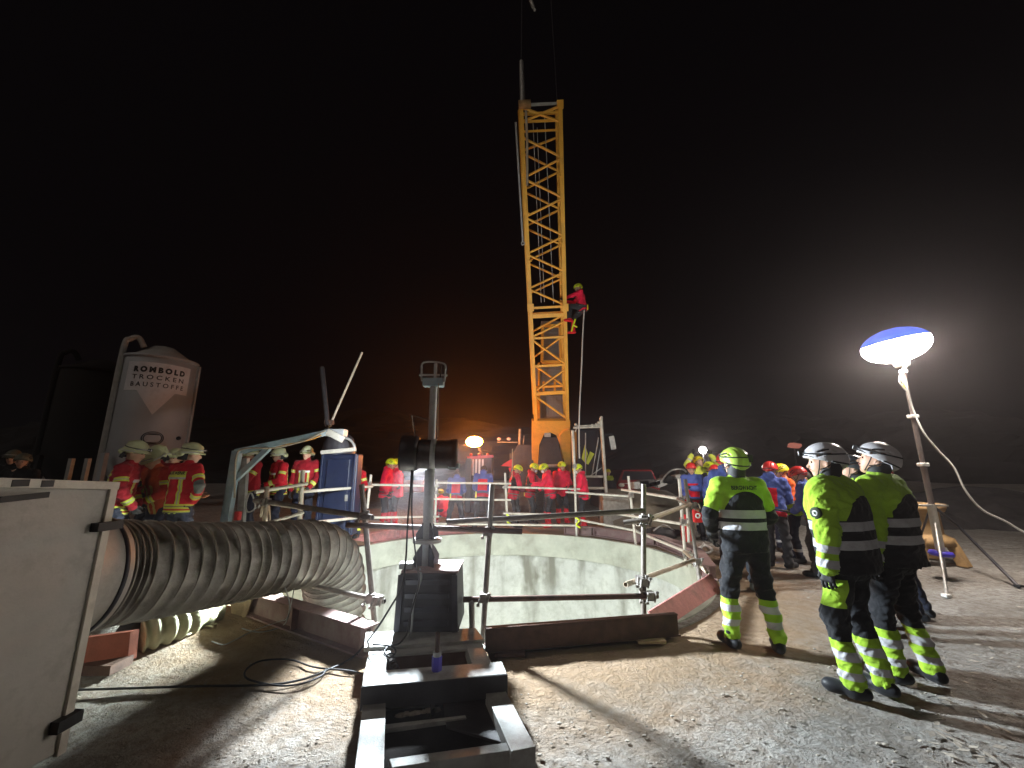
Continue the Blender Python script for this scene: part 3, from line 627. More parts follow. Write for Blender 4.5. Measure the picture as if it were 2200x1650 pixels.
# stones and scraps on the ground, one mass of litter
st = MB(); rnd = random.Random(3)
for i in range(650):
    px_, py_ = rnd.uniform(1150, 2300), rnd.uniform(1180, 1700)
    q = G(px_, py_, .0)
    if (q - PC).length < 4.3 or rnd.random() > min(1, .15 + (py_ - 1180) / 300): continue
    st.ico(q + Vector((0, 0, .0)), rnd.uniform(.003, .010) * rnd.uniform(.6, 1.5), 1.4, 1, .45, .3, 5, i)
for i in range(500):
    px_, py_ = rnd.uniform(150, 1150), rnd.uniform(1400, 1700); q = G(px_, py_, 0)
    if (q - PC).length < 4.1: continue
    st.ico(q, rnd.uniform(.003, .008), 1.4, 1, .5, .3, 5, i)
single('gravel', st, M['chalk'], 'pale pebbles and chips scattered over the trodden dirt', 'gravel', kind='stuff')
lf = MB(); 
for i in range(60):
    px_, py_ = rnd.uniform(1950, 2250), rnd.uniform(1300, 1640); q = G(px_, py_, .008); a = rnd.uniform(0, 6.3); s = rnd.uniform(.02, .05)
    dx, dy = math.cos(a) * s, math.sin(a) * s
    lf.prism([q + Vector((dx, dy, .004)), q + Vector((-dy * .4, dx * .4, .006)), q - Vector((dx, dy, -.002)), q + Vector((dy * .4, -dx * .4, .001))], (0, 0, -.002))
single('wood_chips', lf, M['chalk'], 'pale flat chips strewn on the ground at the right edge', 'chips', kind='stuff')

# ------------------------------------------------------------------ work light behind the mast, and the light down in the shaft
def point_lamp(name, p, power, col, r, typ='POINT'):
    ld = bpy.data.lights.new(name, typ); ld.energy = power; ld.color = col; ld.shadow_soft_size = r
    o = bpy.data.objects.new(name, ld); C.objects.link(o); o.location = p; return o
LP = at(893, 974, 5.5)
wl = root('work_light', LP, 'small glaring white work light hanging behind the grey mast', 'lamp')
part('lens', MB().ico(LP, .028, seg=12), M['lensflood'], wl)
part('hood', MB().lathe([(.045, .02), (.05, .05), (.03, .10), (0, .10)], LP, seg=16), M['darksteel'], wl)
part('hanger', MB().tube([LP + Vector((0, 0, .1)), LP + Vector((-.03, -.2, .5)), Vector((ax.x, YM, mz(905)))], .006, 6), M['black'], wl)
lo = point_lamp('work_light_beam', (0, 0, 0), 1250, (.88, .95, 1), .05, 'SPOT'); lo.data.spot_size = R(140); lo.data.spot_blend = .4; lo.rotation_euler = Vector((.2, 1, -.03)).to_track_quat('-Z', 'Y').to_euler(); lo.parent = wl
lo3 = point_lamp('work_light_spot', (0, 0, 0), 3700, (.82, .93, 1), .09, 'SPOT'); lo3.parent = wl; lo3.data.spot_size = R(100); lo3.data.spot_blend = .2
lo3.rotation_euler = Vector((.68, -.55, -.75)).to_track_quat('-Z', 'Y').to_euler()
LQ = Vector((-2.52, 5.55, .56))
ll = root('low_work_light', LQ, 'work light clamped low behind the bend of the duct, lighting the ground under it', 'lamp')
part('lens', MB().ico(LQ, .03, seg=12), M['lensflood'], ll)
part('hanger', MB().tube([LQ + Vector((0, .06, .03)), Vector((LQ.x - .3, LQ.y + .5, .3)), Vector((LQ.x - .7, LQ.y + .8, .02))], .01, 6), M['darksteel'], ll)
lq = point_lamp('low_work_light_beam', (0, 0, 0), 2600, (.86, .98, .94), .04, 'SPOT'); lq.parent = ll; lq.data.spot_size = R(150); lq.data.spot_blend = .4
lq.rotation_euler = Vector((-.35, -1, -.75)).to_track_quat('-Z', 'Y').to_euler()
sl = root('shaft_light', (-1.0, 6.6, -3.1), 'yellowish floodlight hanging inside the shaft', 'lamp')
part('lens', MB().ico(Vector((-1.0, 6.6, -3.1)), .07, seg=12), M['lensflood'], sl)
lo2 = point_lamp('shaft_light_beam', (0, 0, 0), 520, (1, .99, .78), .12); lo2.parent = sl
# ------------------------------------------------------------------ yellow lattice boom and the crawler crane behind it
def proj(p):
    p = Vector(p) - Vector((0, 0, EYE)); d = p.y * CT + p.z * ST; h = p.z * CT - p.y * ST
    return (1100 + FPX * p.x / d, 825 - FPX * h / d)
TL, TR, BL, BR = at(1119, 228, 8.9), at(1203, 222, 8.9), at(1151, 905, 13.8), at(1219, 905, 13.8)
wx = (TR - TL).normalized(); bdir = ((TL + TR) / 2 - (BL + BR) / 2).normalized(); bn = wx.cross(bdir).normalized()
if bn.y < 0: bn = -bn
DEP = .62
boom = root('crane_boom', (BL + BR) / 2, 'tall yellow lattice crane boom leaning over the shaft', 'crane boom')
def bp(side, ypx, back=0):
    a, b = (BL, TL) if side < 0 else (BR, TR); lo, hi = -.35, 1.15
    for _ in range(40):
        m = (lo + hi) / 2
        if proj(a.lerp(b, m))[1] > ypx: lo = m
        else: hi = m
    return a.lerp(b, (lo + hi) / 2) + bn * (DEP * back)
for s in (-1, 1):
    for bk_ in (0, 1):
        part('chord', MB().bar(bp(s, 905, bk_), bp(s, 222, bk_), .115 if bk_ == 0 else .08, .10, up=bn), M['yellow'], boom)
# upper section: zigzag bracing on front and rear faces, spaced evenly along the boom
ya, yb = 655, 292
fa, fb = bp(-1, ya), bp(-1, yb); L_ = (fb - fa).length; nz = 9
def bs(side, t, back=0): return bp(side, ya, back).lerp(bp(side, yb, back), t)
for bk_ in (0, 1):
    off = .0 if bk_ == 0 else .5 / nz
    for i in range(nz):
        t0, t1 = i / nz + off, min(1.02, (i + 1) / nz + off - .008); s = (-1 if i % 2 else 1) * (1 if bk_ == 0 else -1)
        part('diagonal', MB().tube([bs(s, t0, bk_), bs(-s, t1, bk_)], .034, 8), M['yellow'], boom)
for s in (-1, 1):
    for i in range(8):
        t0, t1 = i / 8, (i + 1) / 8; b0 = i % 2
        part('side_diagonal', MB().tube([bs(s, t0, b0), bs(s, t1, 1 - b0)], .022, 6), M['yellow'], boom)
bars = [(662, .07, 0), (680, .12, 0), (727, .07, 0), (787, .08, 0), (846, .12, 0), (262, .06, 0), (245, .06, 0), (283, .05, 0), (682, .08, 1), (846, .08, 1), (232, .06, 1)]
for y, hgt, bk_ in bars: part('cross_bar', MB().bar(bp(-1, y, bk_), bp(1, y - 4, bk_), .05, hgt, up=bdir), M['yellow'], boom)
for (s, y0_, y1_, bk_) in [(1, 690, 724, 0), (-1, 730, 783, 0), (1, 732, 783, 1), (-1, 792, 842, 1), (1, 792, 842, 0), (-1, 850, 900, 0), (1, 686, 724, 1), (-1, 262, 228, 0), (1, 262, 230, 0)]:
    part('diagonal', MB().tube([bp(s, y0_, bk_), bp(-s, y1_, bk_)], .038, 8), M['yellow'], boom)
part('top_bar', MB().bar(bp(-1, 226), bp(1, 222), .07, .06, up=bdir), M['grey'], boom)
hdp = bp(-1, 226) + Vector((.1, -.02, 0)); part('head_pin', MB().lathe([(0, -.16), (.11, -.16), (.11, .16), (0, .16)], hdp, wx, 14), M['brownsteel'], boom)
part('head_cap', MB().bar(bp(1, 234), bp(1, 216), .17, .14, up=bn), M['yellow'], boom)
for s, y in ((1, 378), (1, 520), (-1, 560), (-1, 460), (1, 655)):
    part('pin', MB().ico(bp(s, y) + wx * (-.07 * s) - bn * .08, .04, seg=8), M['yellow'], boom)
for s in (-1, 1): part('section_lug', MB().bar(bp(s, 668) - bn * .07, bp(s, 652) - bn * .07, .20, .05, up=bn), M['yellow'], boom)
# foot: plate with an arch between two legs
def fp(px_, py_):   # point on the boom's front plane at a pixel
    d = ray(px_, py_); o = Vector((0, 0, EYE)); t = (BL - o).dot(bn) / d.dot(bn); return o + d * t
arch = [fp(1143, 904), fp(1225, 904), fp(1225, 1015), fp(1213, 1015), fp(1206, 985), fp(1202, 960), fp(1199, 945), fp(1192, 934), fp(1180, 929), fp(1168, 934), fp(1161, 946), fp(1160, 962), fp(1158, 985), fp(1153, 1015), fp(1146, 1015)]
fm = MB(); 
ctr = [fp(1160, 904), fp(1205, 904)]
# split into convex strips
tops = [fp(1143 + 82 * k / 8, 904) for k in range(9)]
low = [fp(1143, 1018), fp(1154, 1018), fp(1159, 955), fp(1168, 934), fp(1182, 929), fp(1195, 935), fp(1203, 955), fp(1212, 1018), fp(1226, 1018)]
for k in range(8): fm.prism([tops[k], tops[k + 1], low[k + 1], low[k]], bn * .18)
part('foot_plate', fm, M['yellow'], boom)
part('foot_hinge', MB().prism([fp(1200, 935), fp(1208, 925), fp(1222, 920), fp(1225, 935), fp(1225, 1010), fp(1215, 1010)], bn * -.12), M['yellow'], boom)
part('hinge_block', MB().box(fp(1176, 934) - bn * .02, (.22, .1, .14)), M['grey'], boom)
# pulling rods inside and at the left
part('pendant_rod', MB().tube([bp(-1, 262) - wx * .16 - bn * .02, bp(-1, 520) - wx * .13 - bn * .02], .03, 8), M['grey'], boom)
part('pendant_eye', MB().lathe([(.03, -.02), (.06, -.02), (.06, .02), (.03, .02), (.03, -.02)], bp(-1, 522) - wx * .13 - bn * .02, -bn, 12), M['grey'], boom)
part('service_tube', MB().tube([bp(-1, 240) + wx * .12 - bn * .09, bp(-1, 300) + wx * .12 - bn * .09, bp(-1, 400) + wx * .07 - bn * .07], .035, 8), M['tan'], boom)
part('ladder_rod', MB().tube([bp(1, 655, .5) - wx * .3, bp(1, 240, .5) - wx * .38], .014, 6), M['grey'], boom)
part('ladder_rod', MB().tube([bp(-1, 655, .5) + wx * .38, bp(-1, 260, .5) + wx * .34], .012, 6), M['grey'], boom)
part('ladder_rod', MB().tube([bp(-1, 655, .5) + wx * .48, bp(-1, 270, .5) + wx * .45], .010, 6), M['grey'], boom)
# hoist rope, socket and hook line going up out of the picture
hl_ = root('hoist_line', bp(-1, 226), 'grey rope socket and hoist line rising above the head of the boom', 'hoist line')
sa = bp(-1, 222) + Vector((.05, 0, 0)); sb = at(1120, 132, 8.9 + .02)
part('socket', MB().tube([sa, sa.lerp(sb, .4), sb], [.07, .065, .055], 12), M['galv'], hl_)
for i in range(5): part('link', MB().ico(sa.lerp(sb, .5 + .11 * i), .068, .9, .9, 1.1, seg=10), M['galv'], hl_)
part('wire_rope', MB().tube([sb, at(1122, -60, 9.2)], .018, 6), M['darksteel'], hl_)
part('wire_rope', MB().tube([at(1197, 215, 9.0), at(1180, -60, 9.3)], .012, 6), M['darksteel'], hl_)
hook = single('crane_hook', MB().tube(spline([at(1146, -60, 8.0), at(1140, -10, 8.0), at(1143, 8, 8.0), at(1149, 22, 8.0)], 6), [.05] * 8 + [.045] * 8 + [.03] * 3, 10), M['galv'], 'pale curved end of a line hanging at the very top of the picture', 'hook')

cr = root('crawler_crane', (1.3, 15.5, 0), 'dark crawler crane body under the yellow boom with a glazed cab', 'crane')
part('superstructure', MB().prism([(-.1, 15.2, 2.2), (2.1, 15.2, 2.2), (2.1, 15.2, .95), (-.1, 15.2, .95)], (0, 3.4, 0)), M['darksteel'], cr, bevel=.03)
q = [at(1112, 955, 14.6), at(1146, 955, 14.6), at(1146, 1045, 14.6), at(1103, 1045, 14.6), at(1103, 972, 14.6)]
part('left_housing', MB().prism(q, (0, .9, 0)), M['darksteel'], cr, bevel=.02)
part('exhaust', MB().tube([at(1116, 960, 14.9), at(1117, 922, 14.9)], .055, 10), M['galv'], cr)
part('aerial', MB().tube([at(1124, 958, 14.8), at(1126, 936, 14.8)], .015, 6), M['galv'], cr)
part('beacon_bar', MB().tube([at(1068, 950, 14.8), at(1112, 950, 14.8)], .02, 6), M['galv'], cr)
for x_ in (1072, 1093): part('beacon', MB().ico(at(x_, 943, 14.8), .075, 1, 1, .8, seg=10), M['beacon'], cr)
part('winch_drum', MB().lathe([(0, -.5), (.45, -.5), (.45, -.46), (.36, -.44), (.36, .44), (.45, .46), (.45, .5), (0, .5)], at(1180, 975, 15.0), (1, 0, 0), 24), M['framedark'], cr)
part('drum_guard', MB().prism([at(1163, 940, 14.3), at(1198, 940, 14.3), at(1210, 1005, 14.2), at(1156, 1005, 14.2)], (0, .1, 0)), M['framedark'], cr)
part('crossbar', MB().tube([at(1155, 1001, 13.9), at(1215, 1001, 13.9)], .06, 10), M['galv'], cr)
gy = 15.3
for nm, x0_, y0_, x1_, y1_ in (('radiator_grille', 1150, 788, 1220, 843), ('radiator_grille', 1152, 850, 1218, 898), ('fan_cover', 1163, 690, 1205, 785)):
    gm = MB(); a = at(x0_, y0_, gy); b = at(x1_, y1_, gy)
    for i in range(12): x = a.x + (b.x - a.x) * i / 11; gm.bar((x, gy, a.z), (x, gy, b.z), .022, .022)
    for i in range(9): z = a.z + (b.z - a.z) * i / 8; gm.bar((a.x, gy + .024, z), (b.x, gy + .024, z), .022, .022)
    part(nm, gm, M['mesh'], cr); part('cooler_core', MB().box(((a.x + b.x) / 2, gy + .3, (a.z + b.z) / 2), (abs(b.x - a.x), .4, abs(a.z - b.z))), M['mesh'], cr)
gm = MB(); mids = [at(1166, 700, 15.0), at(1203, 700, 15.0), at(1205, 778, 15.0), at(1164, 778, 15.0)]
for i in range(4): gm.bar(mids[i], mids[(i + 1) % 4], .13, .1)
part('gantry', gm, M['yellow'], cr)
for x_ in (1168, 1192): part('gantry_post', MB().bar(at(x_, 820, 15.0), at(x_, 846, 15.0), .08, .08), M['yellow'], cr)
for x_ in (1155, 1214): part('gantry_strut', MB().tube([at(x_, 850, 15.0), at(x_ - 2, 898, 15.0)], .035, 8), M['yellow'], cr)
part('mast_leg', MB().tube([at(1158, 780, 15.2), at(1158, 905, 15.2), ], .05, 8), M['yellow'], cr)
part('mast_leg', MB().tube([at(1215, 780, 15.2), at(1216, 905, 15.2)], .05, 8), M['yellow'], cr)
# cab with tube frame
cy = 12.6
cb = MB(); 
def tb(a, b, r=.035): return MB().tube([at(*a, cy), at(*b, cy)], r, 8)
part('cab_rail', tb((1230, 925), (1236, 1046), .05), M['galvlight'], cr); part('cab_rail', tb((1232, 919), (1290, 917)), M['galvlight'], cr)
part('cab_rail', tb((1291, 898), (1302, 1058), .055), M['galvlight'], cr); part('cab_rail', tb((1236, 1024), (1300, 1024)), M['galvlight'], cr)
part('cab_rail', tb((1240, 1049), (1302, 1049), .04), M['galvlight'], cr)
part('cab_rail', MB().tube([at(1236, 928, cy), at(1240, 915, cy), at(1288, 913, cy)], .02, 6), M['galvlight'], cr)
a, b = at(1238, 922, cy + .12), at(1296, 1050, cy + .12)
part('cab_shell', MB().box(((a.x + b.x) / 2, cy + .85, (a.z + b.z) / 2), (b.x - a.x - .04, 1.3, a.z - b.z)), M['glass'], cr, bevel=.03)
for (x0_, y0_, x1_, y1_) in ((1272, 1020, 1286, 940), (1280, 1022, 1292, 950), (1266, 1024, 1300, 1000), (1258, 930, 1258, 1020)):
    part('cab_pillar', MB().tube([at(x0_, y0_, cy + .1), at(x1_, y1_, cy + .1)], .018, 6), M['frame'], cr)
for x_, y_ in ((1237, 912), (1272, 914), (1281, 912), (1286, 908), (1292, 897)): part('lamp', MB().ico(at(x_, y_, cy), .05, seg=8), M['galvlight'], cr)
part('mirror', MB().box(at(1316, 951, cy), (.17, .06, .42), Matrix.Rotation(R(-8), 3, 'Y')), M['galv'], cr, bevel=.02)
part('mirror_arm', MB().tube([at(1298, 935, cy), at(1316, 932, cy), at(1316, 945, cy)], .015, 6), M['darksteel'], cr)
vm = MB(); 
for pts_ in (((1250, 985), (1257, 955), (1263, 975), (1258, 995)), ((1258, 995), (1268, 970), (1277, 975), (1264, 998))):
    vm.prism([at(x_, y_, cy + .14) for x_, y_ in pts_], (0, .04, 0))
single('safety_vest', vm, M['vest'], 'dull yellow safety vest hanging in the window of the crane cab', 'vest')
# undercarriage
for nm, x0_, x1_, lab in (('track', 1050, 1150, None), ('track', 1300, 1348, None)):
    tk = root('crawler_track', at((x0_ + x1_) / 2, 1120, 13.4), 'muddy crawler track left of the masked red jackets' if x0_ < 1200 else 'dusty crawler track right of the crane cab', 'crawler track', 'crawler tracks')
    a, b = at(x0_, 1065, 13.6), at(x1_, 1065, 13.6); zt3 = 1.0; wd_ = b.x - a.x
    part('frame', MB().box(((a.x + b.x) / 2, 15.2, .5), (wd_ * .8, 3.0, .55)), M['darksteel'], tk, bevel=.05)
    for i in range(12):
        an = i / 11 * math.pi; z = .5 + .45 * math.cos(an); y = 13.55 - .42 * math.sin(an)
        part('shoe', MB().box(((a.x + b.x) / 2, y, z), (wd_, .15, .05), Matrix.Rotation(an, 3, 'X')), M['mud'], tk)
sb_ = single('counter_block', MB().box((at(1325, 1100, 12.0).x, 12.3, .45), (.75, .6, .9)), M['chalk'], 'grey layered block standing right of the crane cab', 'block')
md = MB(); 
for j in range(9):
    for i in range(15):
        x = at(1335, 1100, 11).x + 3.0 * i / 14; y = 11.6 + 2.6 * j / 8; z = -.1 + 1.15 * math.sin(math.pi * j / 8) * math.sin(math.pi * min(1, (i + 1.5) / 15.5)) ** .6 + .05 * noise2(i * 1.2, j * 1.4); md.v.append((x, y, z))
for j in range(8):
    for i in range(14): a_ = j * 15 + i; md.f.append((a_, a_ + 1, a_ + 16, a_ + 15)); md.sm.append(True)
single('dirt_heap', md, M['mud'], 'brown heap of earth behind the far right rails', 'heap', kind='structure')
# dark gear on and beside the heap
rnd = random.Random(21)
gr = root('gear_pile', at(1430, 1035, 11.5), 'jumble of dark machinery parts on top of the earth heap', 'machinery')
for i in range(9):
    c = at(1375 + i * 14, 1045 - 3 * i + rnd.uniform(-6, 6), 11.5)
    part('block', MB().box(c, (rnd.uniform(.25, .5), .3, rnd.uniform(.1, .22)), Matrix.Rotation(rnd.uniform(-.6, .4), 3, 'Y')), M['darkpile'] if i % 3 else M['galv'], gr)
part('hose', MB().tube(spline([at(1420, 1035, 11.3), at(1440, 1012, 11.3), at(1465, 1008, 11.3), at(1475, 1014, 11.3)], 6), .025, 6), M['galv'], gr)
bg = root('gear_bag', G(1430, 1158), 'black gear bag dropped behind the right rim beam', 'bag')
part('body', MB().ico(G(1425, 1158) + Vector((0, 0, .12)), .3, 1.5, .7, .5, .12, 12, 4), M['darkpile'], bg)
part('handle', MB().tube(spline([G(1405, 1160) + Vector((0, 0, .2)), G(1425, 1158) + Vector((0, -.1, .33)), G(1450, 1160) + Vector((0, 0, .2))], 5), .018, 6), M['galv'], bg)
rc = root('red_canister', G(1478, 1168), 'red cylinder standing behind the double scaffold posts', 'canister')
part('cylinder', MB().lathe([(0, 0), (.10, 0), (.11, .02), (.11, .5), (.05, .58), (0, .58)], G(1478, 1168) + Vector((.1, .3, 0)), seg=20), M['redplastic'], rc)
rb_ = root('red_bag', at(1500, 1110, 7.0), 'small red bag with white print hanging from the scaffold corner', 'bag')
part('pouch', MB().box(at(1499, 1108, 7.0), (.17, .07, .22)), M['redplastic'], rb_, bevel=.03); part('print', MB().lathe([(.02, 0), (.045, 0), (.045, .004), (.02, .004)], at(1499, 1108, 6.96), (0, -1, 0), 12), M['white'], rb_)
part('strap', MB().tube(spline([at(1494, 1098, 7), at(1492, 1080, 6.9), at(1502, 1085, 6.9), at(1505, 1098, 7)], 4), .008, 6), M['rope'], rb_)
cable('rope', [G(1490, 1190), G(1500, 1178, .03), G(1515, 1172, .02), G(1530, 1180, .02), G(1520, 1188, .02), G(1505, 1182, .04), G(1512, 1168, .02)], .022, M['ropewhite'], 'loop of white webbing on the ground by the double posts', cat='webbing')
# parked car far right of the crane
cx0, cx1, cyy = at(1245, 1030, 17).x + 2.0, at(1390, 1030, 17).x, 17.5
car = root('parked_car', ((3.9 + cx1) / 2, cyy, 0), 'dark red car parked in the dark right of the crane cab', 'car')
X = 5.35
prof = [(-.9, .35), (-.92, .8), (-.82, 1.0), (-.62, 1.45), (.62, 1.45), (.82, 1.0), (.92, .8), (.9, .35)]
part('body', MB().prism([(X + x, cyy, z + .15) for x, z in prof], (0, 4.0, 0)), M['carred'], car, bevel=.08)
part('windscreen', MB().prism([(X - .58, cyy - .015, 1.52), (X + .58, cyy - .015, 1.52), (X + .70, cyy - .015, 1.17), (X - .70, cyy - .015, 1.17)], (0, .02, 0)), M['glass'], car)
for s in (-1, 1):
    part('headlight', MB().ico((X + s * .72, cyy, .95), .11, 1.2, .4, .8, seg=10), M['galvlight'], car)
    part('wheel', MB().lathe([(0, -.1), (.32, -.1), (.33, .1), (0, .1)], (X + s * .82, cyy + .7, .33), (1, 0, 0), 18), M['black'], car)
part('bonnet_edge', MB().box((X, cyy - .02, 1.02), (1.5, .03, .03)), M['galv'], car)

# ------------------------------------------------------------------ silos
M['silodark'] = mat('shaded silo steel', (.006, .006, .006), .9, var=.3)  # night shade put into the colour so the second silo nearly disappears
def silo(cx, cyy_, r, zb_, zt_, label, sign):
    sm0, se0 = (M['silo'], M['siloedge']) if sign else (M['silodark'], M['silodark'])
    rt = root('silo', (cx, cyy_, 0), label, 'silo', 'dry mortar silos'); o = Vector((cx, cyy_, 0))
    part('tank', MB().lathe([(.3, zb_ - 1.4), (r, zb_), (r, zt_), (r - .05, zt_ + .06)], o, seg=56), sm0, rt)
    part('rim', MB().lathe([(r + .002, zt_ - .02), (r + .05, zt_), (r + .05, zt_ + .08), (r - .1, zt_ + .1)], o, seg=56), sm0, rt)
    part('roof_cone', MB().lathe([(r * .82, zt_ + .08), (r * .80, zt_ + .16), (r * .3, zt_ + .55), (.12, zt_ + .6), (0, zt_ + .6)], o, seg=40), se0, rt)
    vd = Vector((-cx, -cyy_, 0)).normalized(); sd = Vector((-vd.y, vd.x, 0))
    lx = o - sd * -0 
    left = Vector((vd.y, -vd.x, 0)); 
    if (Vector((cx, cyy_, 0)) + left).x > cx: left = -left
    pa = o + left * (r + .0) + vd * .35
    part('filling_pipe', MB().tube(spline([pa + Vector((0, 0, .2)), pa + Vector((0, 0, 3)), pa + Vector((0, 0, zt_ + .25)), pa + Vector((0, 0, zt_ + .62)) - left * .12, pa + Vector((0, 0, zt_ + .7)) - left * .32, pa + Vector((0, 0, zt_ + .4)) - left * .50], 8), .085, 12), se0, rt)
    pb = o - left * (r + .03) + vd * .1
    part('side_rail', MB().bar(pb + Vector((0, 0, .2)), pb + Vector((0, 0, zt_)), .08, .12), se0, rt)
    for s_ in (-1, 1):
        for f_ in (-1, 1):
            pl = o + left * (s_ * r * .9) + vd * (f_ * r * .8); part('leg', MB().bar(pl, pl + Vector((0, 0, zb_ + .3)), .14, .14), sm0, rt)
    if sign:
        a0 = math.atan2(vd.y, vd.x)
        def wrap(x, z, rr=.012):      # x metres to the right as seen, z height
            a = a0 + x / r; return Vector((cx + (r + rr) * math.cos(a), cyy_ + (r + rr) * math.sin(a), z))
        sm_ = MB(); zt0, zb0, hw = zt_ - .22, zt_ - 1.20, .92; N_ = 40
        for i in range(N_):
            xa, xb = -hw + 2 * hw * i / N_, -hw + 2 * hw * (i + 1) / N_
            def lowz(x): return zb0 - max(0, .78 * (1 - abs(x) / .50))
            sm_._add([wrap(xa, lowz(xa)), wrap(xb, lowz(xb)), wrap(xb, zt0), wrap(xa, zt0)], [(0, 1, 2, 3)], True)
        part('sign_panel', sm_, M['whitepanel'], rt)
        for txt, z, size, bold, wd in (('ROMBOLD', zt_ - .55, .24, .016, 1.40), ('TROCKEN', zt_ - .80, .21, .003, 1.40), ('BAUSTOFFE', zt_ - 1.05, .21, .003, 1.44)):
            vs_, fs_ = textmesh(' '.join(txt), size, wd, bold); tm = MB(); 
            # widen letter spacing by shrinking each letter about its own slot
            n_ = len(txt); x0_ = min(v.x for v in vs_); w__ = wd / n_
            out = []
            for v in vs_:
                out.append(wrap(v.x, z + v.y, .020))
            tm._add(out, fs_); part('lettering', tm, M['print'], rt)['kind'] = 'stuff'
        for rr_, nm in ((.29, 'emblem_ring'), (.24, 'emblem_ring')):
            em = MB(); ns = 40
            for i in range(ns):
                an, bn_ = 2 * math.pi * i / ns, 2 * math.pi * (i + 1) / ns
                q_ = [wrap(.12 + math.cos(t_) * rr_ * k_, zt_ - 2.75 + math.sin(t_) * rr_ * .78 * k_, .016) for t_, k_ in ((an, 1), (bn_, 1), (bn_, .9), (an, .9))]
                em._add(q_, [(0, 1, 2, 3)], True)
            part(nm, em, M['print'], rt)
        for dz_ in (.11, -.13): 
            em = MB()
            for i in range(10):
                xa, xb = -.16 + .032 * i, -.16 + .032 * (i + 1); c_ = lambda x: .045 * (1 - (x / .17) ** 2)
                em._add([wrap(.12 + xa, zt_ - 2.75 + dz_, .017), wrap(.12 + xb, zt_ - 2.75 + dz_, .017), wrap(.12 + xb, zt_ - 2.75 + dz_ + c_(xb) * (1 if dz_ > 0 else -1), .017), wrap(.12 + xa, zt_ - 2.75 + dz_ + c_(xa) * (1 if dz_ > 0 else -1), .017)], [(0, 1, 2, 3)])
            part('emblem_bar', em, M['print'], rt)
        part('valve', MB().ico(wrap(.85, zt_ - 2.7, .05), .07, seg=8), M['black'], rt)
    return rt
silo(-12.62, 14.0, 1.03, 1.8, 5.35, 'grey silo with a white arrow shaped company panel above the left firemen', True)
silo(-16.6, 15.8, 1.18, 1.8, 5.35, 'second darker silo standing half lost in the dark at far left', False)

# ------------------------------------------------------------------ blue gallows frame with hoses, cabinet and drum
gy_ = 6.6
gl = root('gallows_frame', at(483, 1125, gy_), 'pale blue steel gallows frame with hoses behind the duct', 'hoist frame')
part('post', MB().bar(at(478, 1165, gy_), at(510, 968, gy_), .13, .10, up=(0, 1, 0)), M['bluesteel'], gl, bevel=.01)
part('post', MB().bar(at(516, 1150, gy_ + .5), at(527, 985, gy_ + .5), .11, .08, up=(0, 1, 0)), M['frame'], gl)
part('arm', MB().bar(at(505, 972, gy_), at(704, 929, 7.2), .12, .10, up=(0, 0, 1)), M['bluesteel'], gl, bevel=.01)
part('brace', MB().bar(at(506, 1030, gy_), at(578, 962, gy_ + .1), .08, .07, up=(0, 1, 0)), M['bluesteel'], gl)
part('head_link', MB().bar(at(703, 927, 7.15), at(738, 945, 7.2), .11, .05, up=(0, 1, 0)), M['galvlight'], gl)
part('head_box', MB().box(at(722, 930, 7.5), (.36, .2, .13)), M['grey'], gl, bevel=.01)
part('hose', MB().tube(spline([at(504, 1070, gy_ - .1), at(507, 985, gy_ - .1), at(525, 964, gy_ - .1), at(590, 962, gy_ - .08), at(650, 948, 6.9), at(680, 935, 7.0), at(700, 925, 7.05)], 8), .014, 6), M['tan'], gl)
part('hose', MB().tube(spline([at(560, 972, 6.8), at(600, 958, 6.9), at(665, 945, 7.0), at(690, 935, 7.1)], 8), .012, 6), mat('orange hose', (.7, .32, .05), .5), gl)
part('hose', MB().tube(spline([at(535, 1060, gy_), at(528, 1085, gy_), at(533, 1100, gy_), at(548, 1090, gy_), at(540, 1060, gy_), at(528, 1070, gy_)], 8), .012, 6), M['ropewhite'], gl)
part('hose', MB().tube(spline([at(566, 1075, 6.2), at(560, 1110, 6.2), at(575, 1075, 6.2), at(580, 1120, 6.2)], 8), .014, 6), M['tan'], gl)
part('red_valve', MB().box(at(511, 1108, gy_), (.09, .08, .14)), M['redplastic'], gl, bevel=.02)
dm = root('lamp_drum', at(727, 955, 7.9), 'dark domed drum with a pale rim bar above the blue cabinet', 'drum')
dc = at(727, 975, 8.0); part('dome', MB().lathe([(0, .42), (.15, .40), (.26, .30), (.30, .12), (.31, 0)], dc, seg=28), M['darksteel'], dm)
part('rim_bar', MB().bar(at(690, 972, 7.7), at(764, 965, 7.7), .08, .07), M['galvlight'], dm, bevel=.01)
part('side_hoop', MB().tube(spline([at(738, 940, 7.7), at(752, 945, 7.7), at(761, 958, 7.7), at(760, 968, 7.7)], 6), .025, 8), M['galv'], dm)
for a_, b_, r_, nm in (((707, 918), (778, 757), .024, 'thin pale rod slanting up to the right above the drum'), ((704, 915), (692, 790), .05, 'dark pole standing nearly upright above the drum')):
    s_ = at(*a_, 7.9); e_ = at(*b_, 8.2); o_ = root('pole', s_, nm, 'pole'); part('rod', MB().tube([s_, e_], r_, 8), M['tan'] if r_ < .03 else M['framedark'], o_)
    part('clamp', MB().box(s_.lerp(e_, .06), (.09, .07, .09)), M['rust'], o_)
ca = root('blue_cabinet', at(722, 1110, 8.2), 'dark blue plastic cabinet with a ribbed door between two firemen', 'cabinet')
a, b = at(688, 975, 8.2), at(756, 1125, 8.2)
part('shell', MB().box(((a.x + b.x) / 2, 8.40, (a.z + gz(a.x, 8.2)) / 2), (b.x - a.x, .30, a.z - gz(a.x, 8.2))), M['cabinet'], ca, bevel=.03)
for k in (.06, .94): x = a.x + (b.x - a.x) * k; part('corner_post', MB().box((x, 8.22, a.z / 2 + .05), (.045, .05, a.z - .1)), M['cabinet'], ca, bevel=.01)
